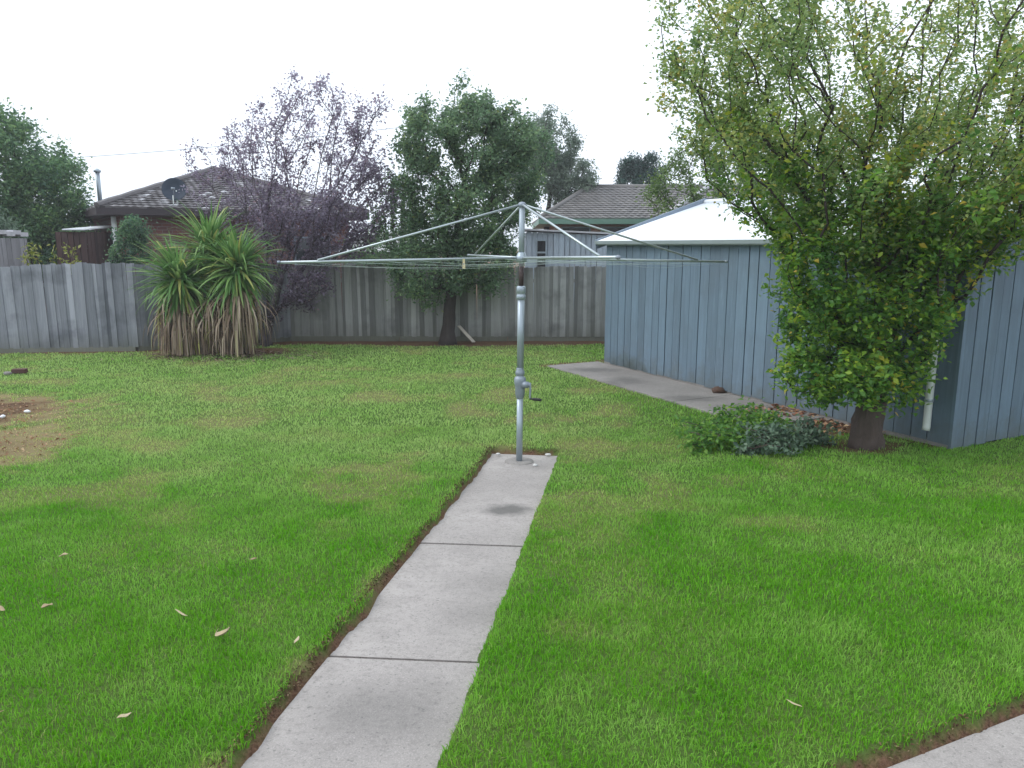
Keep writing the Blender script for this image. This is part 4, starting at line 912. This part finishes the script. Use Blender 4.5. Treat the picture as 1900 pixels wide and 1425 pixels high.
for k in range(5): mb.box((-11.9 + rnd.uniform(-.03, .03), 15.93 + .25 * k, 2.33 + .05 * (k % 2) + rnd.uniform(-.01, .02)), (2.4, .27, .09), Matrix.Rotation(rnd.uniform(-.04, .04), 3, 'X'), rnd.random())
mb.build('roof', M['pale_roof'], GS)
WS = thing('low_shed', 'low outbuilding with a pale weathered roof glimpsed beneath the plum tree', 'shed', (-3.2, 19.5, 0))
mb = MB(); mb.box((-3.2, 20.0, .95), (2.0, 1.6, 2.0)); mb.build('wall', M['grey_timber'], WS)
mb = MB(); mb.hexa([(-4.4, 19.0, 1.94), (-2.1, 19.0, 1.94), (-2.1, 21.0, 1.94), (-4.4, 21.0, 1.94)], [(-3.9, 19.9, 2.42), (-2.9, 19.9, 2.42), (-2.9, 20.1, 2.42), (-3.9, 20.1, 2.42)]); mb.build('roof', M['pale_roof'], WS)
mb = MB(); mb.tube([np.array([-15.5, 26.0, 4.9]) * (1 - u) + np.array([-1.0, 26.0, 6.25]) * u - np.array([0, 0, .5 * u * (1 - u)]) for u in np.linspace(0, 1, 16)], .010, 5)
setp(mb.build('overhead_wire', M['galv_dark']), 'thin overhead wire crossing the sky above the left house', 'cable')

# ------------------------------------------------------------------ small things on the ground
def gz(x, y): return float(ground_h(np.array([x]), np.array([y]))[0])
# cut leafy branches left of the trunk
for i, (a, b, lab) in enumerate((((3.0, 7.72), (1.80, 7.28), 'cut leafy branch lying on the lawn with its tip pointing left, lowest of the pile'), ((3.1, 8.0), (2.1, 7.8), 'cut leafy branch lying on the pile beside the concrete apron'),
                                 ((3.15, 7.65), (2.35, 7.12), 'cut leafy branch with silvery leaves at the front of the pile'))):
    T = thing('cut_branch', lab, 'branch', (a[0], a[1], gz(*a)), 'cut branches heaped left of the tree trunk')
    a3, b3 = np.array([a[0], a[1], gz(*a) + .03]), np.array([b[0], b[1], gz(*b) + .07]); mid = (a3 + b3) / 2 + np.array([0, 0, .14 + .06 * (i == 1)])
    main = [a3 * (1 - u) ** 2 + mid * 2 * u * (1 - u) + b3 * u * u for u in np.linspace(0, 1, 8)]; ms = MB(); ms.tube(main, [.016, .014, .012, .011, .01, .008, .006, .004], 7); tips = []
    for k in range(26):
        p = main[rnd.randint(1, 7)]; e = p + np.array([rnd.uniform(-.30, .24), rnd.uniform(-.26, .26), rnd.uniform(-.08, .15)]); e[2] = max(e[2], gz(e[0], e[1]) + .03)
        ms.tube([p, (p + e) / 2 + np.array([0, 0, .03]), e], [.006, .005, .003], 5); tips += [e, (p + e) / 2]
    ms.build('stem', M['bark'], T, True); tips = np.array(tips); C = np.repeat(tips, 30, axis=0) + rng.normal(size=(len(tips) * 30, 3)) * np.array([.055, .055, .045]); C[:, 2] = np.maximum(C[:, 2], ground_h(C[:, 0], C[:, 1]) + .015)
    leaves_mesh('leaves', C, .062, M['leaf_big'] if i != 2 else M['leaf_blue'], T, np.clip(.38 + rng.normal(size=len(C)) * .16, 0, .8), .5, .55)
# dry leaves against the shed behind the tree
s = rng.uniform(4.0, 5.6, 260); q = -np.abs(rng.normal(size=260)) * .3 - .02; k = q > -1.1; s, q = s[k], q[k]
xy = P[None] + WD[None] * s[:, None] + WN[None] * q[:, None]; z = np.where((s < 4.75) & (q > -1.04), .082, ground_h(xy[:, 0], xy[:, 1]) + .012) + rng.random(len(s)) * .02
lt = leaves_mesh('leaf_litter', np.stack([xy[:, 0], xy[:, 1], z], 1), .065, M['litter'], None, rng.random(len(s)), 2.5, .6); setp(lt, 'reddish brown dry leaf litter along the base of the shed wall', 'leaf litter', kind='stuff')
# litter around the sword-leaf clump
x = rng.normal(size=500) * .85 - 5.5; y = 13.95 + rng.normal(size=500) * .35; k = y < 14.9; x, y = x[k], y[k]
lt = leaves_mesh('leaf_litter', np.stack([x, y, ground_h(x, y) + .015], 1), .13, M['dead'], None, rng.random(len(x)) * .8, 2.5, .16); setp(lt, 'brown dead leaf litter on the bare soil under the sword-leaf clump', 'leaf litter', kind='stuff')
# bark and trimmings along the cut lawn edges and in the soil bed
N = 2600; y = rng.uniform(1.9, 7.45, N); x = -.96 + .148 * (y - 2.34) - np.abs(rng.normal(size=N)) * .022 - .012; N2 = 420; x2 = rng.uniform(-.28, .48, N2); y2 = 7.41 - .147 * (x2 + .21) + rng.uniform(0, .08, N2)
tq = rng.uniform(-.6, 3.2, 1300); e2 = -rng.uniform(-.03, .05, 1300); x3 = 1.3 + .902 * tq + .432 * e2; y3 = 2.34 + .432 * tq - .902 * e2
x4 = -6.75 + rng.normal(size=1200) * .6; y4 = 9.0 + rng.normal(size=1200) * .5
x = np.concatenate([x, x2, x3, x4]); y = np.concatenate([y, y2, y3, y4])
lt = leaves_mesh('edge_trimmings', np.stack([x, y, ground_h(x, y) + .006], 1), .017, M['crumb'], None, rng.random(len(x)) ** 2, 1.2, .4); setp(lt, 'brown soil crumbs and trimmings along the cut lawn edges', 'soil crumbs', kind='stuff')
# bark chips and straw in the bare bed at the left edge
N = 900; x = np.concatenate([-6.75 + rng.normal(size=600) * .55, -5.35 + rng.normal(size=300) * .35]); y = np.concatenate([9.0 + rng.normal(size=600) * .45, 7.2 + rng.normal(size=300) * .6])
lt = leaves_mesh('bark_chips', np.stack([x, y, ground_h(x, y) + .012], 1), .055, M['litter'], None, .25 + .75 * rng.random(N), 1.0, .35); setp(lt, 'reddish brown bark chips in the bare soil bed at the left edge', 'bark chips', kind='stuff')
# fallen pale leaves
def fallen(x, y, L, rot, curl, lab, w=.3):
    z = gz(x, y) + .026; V, F = [], []; n = 7
    for i in range(n + 1):
        u = i / n - .5; a = curl * u; cx = L * (math.sin(a) / curl if abs(curl) > .05 else u); cz = L * ((1 - math.cos(a)) / curl if abs(curl) > .05 else 0) ; ww = L * w * .5 * math.cos(u * 2.9) + .001
        for sgn in (-1, 0, 1):
            lx, ly = cx, sgn * ww + (.4 if curl < 2 else 1.15) * cz; V.append((x + lx * math.cos(rot) - ly * math.sin(rot), y + lx * math.sin(rot) + ly * math.cos(rot), z + abs(cz) * (.55 if curl < 2 else .25) + abs(sgn) * ww * (.35 + .5 * math.sin(u * 5 + rot * 7)) + lx * .25 * math.sin(rot * 5)))
    for i in range(n):
        for k in range(2): F.append((i * 3 + k, i * 3 + k + 1, i * 3 + k + 4, i * 3 + k + 3))
    m = MB(); m.add(V, F, rnd.random()); o = m.build('fallen_leaf', M['pale_leaf'], None, True); so = o.modifiers.new('leaf', 'SOLIDIFY'); so.thickness = .0015
    setp(o, lab, 'leaf', 'pale dry leaves fallen on the lawn')
fallen(-1.34, 3.20, .13, .1, 4.4, 'curled pale dry leaf, the largest of those on the left lawn')
fallen(-1.63, 3.45, .085, -.45, .6, 'thin pale straw-like leaf just beyond the largest curled leaf', .12)
fallen(-1.53, 4.2, .06, .9, 1.0, 'small pale leaf on the left lawn nearest the middle slab of the path')
fallen(-2.55, 3.5, .06, -.5, 1.0, 'small pale brown leaf on the left lawn, the further left of a neighbouring pair', .35)
fallen(-2.33, 3.52, .065, 1.2, 1.4, 'pale upright dry leaf on the left lawn, right of the small brown one', .5)
fallen(-.98, 3.17, .05, 1.4, .6, 'tiny tan leaf on the lawn close to the left edge of the path', .3)
fallen(-1.45, 2.55, .05, .5, .6, 'dark tan leaf low on the lawn near the path', .4)
fallen(-1.95, 2.55, .10, 1.0, .8, 'long yellow straw blade lying low on the left lawn', .08)
fallen(-2.7, 4.28, .055, .2, .9, 'lone pale leaf in the middle of the left lawn', .5)
fallen(1.08, 2.62, .075, -1.1, .3, 'pale straw blade on the right lawn just above the patio edge', .10)

def lump(name, m, c, r, lab, cat, group=None, sub=2, seed=1):
    mbb = MB(); n = 10; prof = []; rr = random.Random(seed); V, F = [], []
    for i in range(7):
        th = math.pi * i / 6
        for k in range(n):
            a = 2 * math.pi * k / n; j = 1 + rr.uniform(-.2, .2); V.append((c[0] + r[0] * math.sin(th) * math.cos(a) * j, c[1] + r[1] * math.sin(th) * math.sin(a) * j, c[2] + r[2] * math.cos(th) * j))
    for i in range(6):
        for k in range(n): F.append((i * n + k, (i + 1) * n + k, (i + 1) * n + (k + 1) % n, i * n + (k + 1) % n))
    mbb.add(V, F); return setp(mbb.build(name, m, None, True), lab, cat, group)
p = P + WD * 3.0 + WN * -.09; lump('soil_clod', M['clod'], (p[0], p[1], .105), (.10, .08, .055), 'brown lump of soil against the shed wall on the concrete apron', 'soil lump', seed=4)
lump('stone_chip', M['stone'], (-.14, 7.30, HZ + .014), (.022, .018, .012), 'pale stone chip on the path left of the clothesline pole', 'stone', seed=5)
lump('stone_chip', M['stone'], (.36, 7.28, HZ + .014), (.03, .018, .012), 'pale stone chip at the far right corner of the path', 'stone', seed=6)
lump('stone_chip', M['stone'], (.22, 6.90, HZ + .018), (.026, .02, .013), 'pale stone chip on the path right of the clothesline pole', 'stone', seed=7)
lump('white_scrap', M['scrap'], (-5.95, 9.05, gz(-5.95, 9.05) + .03), (.04, .02, .02), 'white scrap on the soil bed, the right one of two', 'scrap', seed=8)
lump('white_scrap', M['scrap'], (-6.05, 8.75, gz(-6.05, 8.75) + .03), (.03, .025, .022), 'white scrap on the soil bed at the left edge of the photo', 'scrap', seed=9)
z = gz(-7.95, 12.0); rz = Matrix.Rotation(.15, 3, 'Z')
mb = MB(); mb.box((-7.95, 12.02, z + .05), (.21, .10, .07), rz); setp(mb.build('loose_brick', M['brick_loose'], bevel=.008), 'dark old brick lying on the lawn near the left fence', 'brick')
lump('pale_stone', M['strip'], (-8.06, 11.90, z + .03), (.07, .04, .03), 'pale flat stone in front of the dark old brick', 'stone', seed=12)
a, b = np.array([-1.14, 16.12, .40]), np.array([-.80, 15.72, .10]); d = Vector(b - a).normalized(); rot = d.to_track_quat('X', 'Z').to_matrix()
mb = MB(); mb.box(tuple((a + b) / 2), (float(np.linalg.norm(b - a)), .085, .022), rot, .7); setp(mb.build('timber_offcut', M['offcut'], bevel=.004), 'pale timber offcut leaning at the foot of the bushy tree', 'plank')
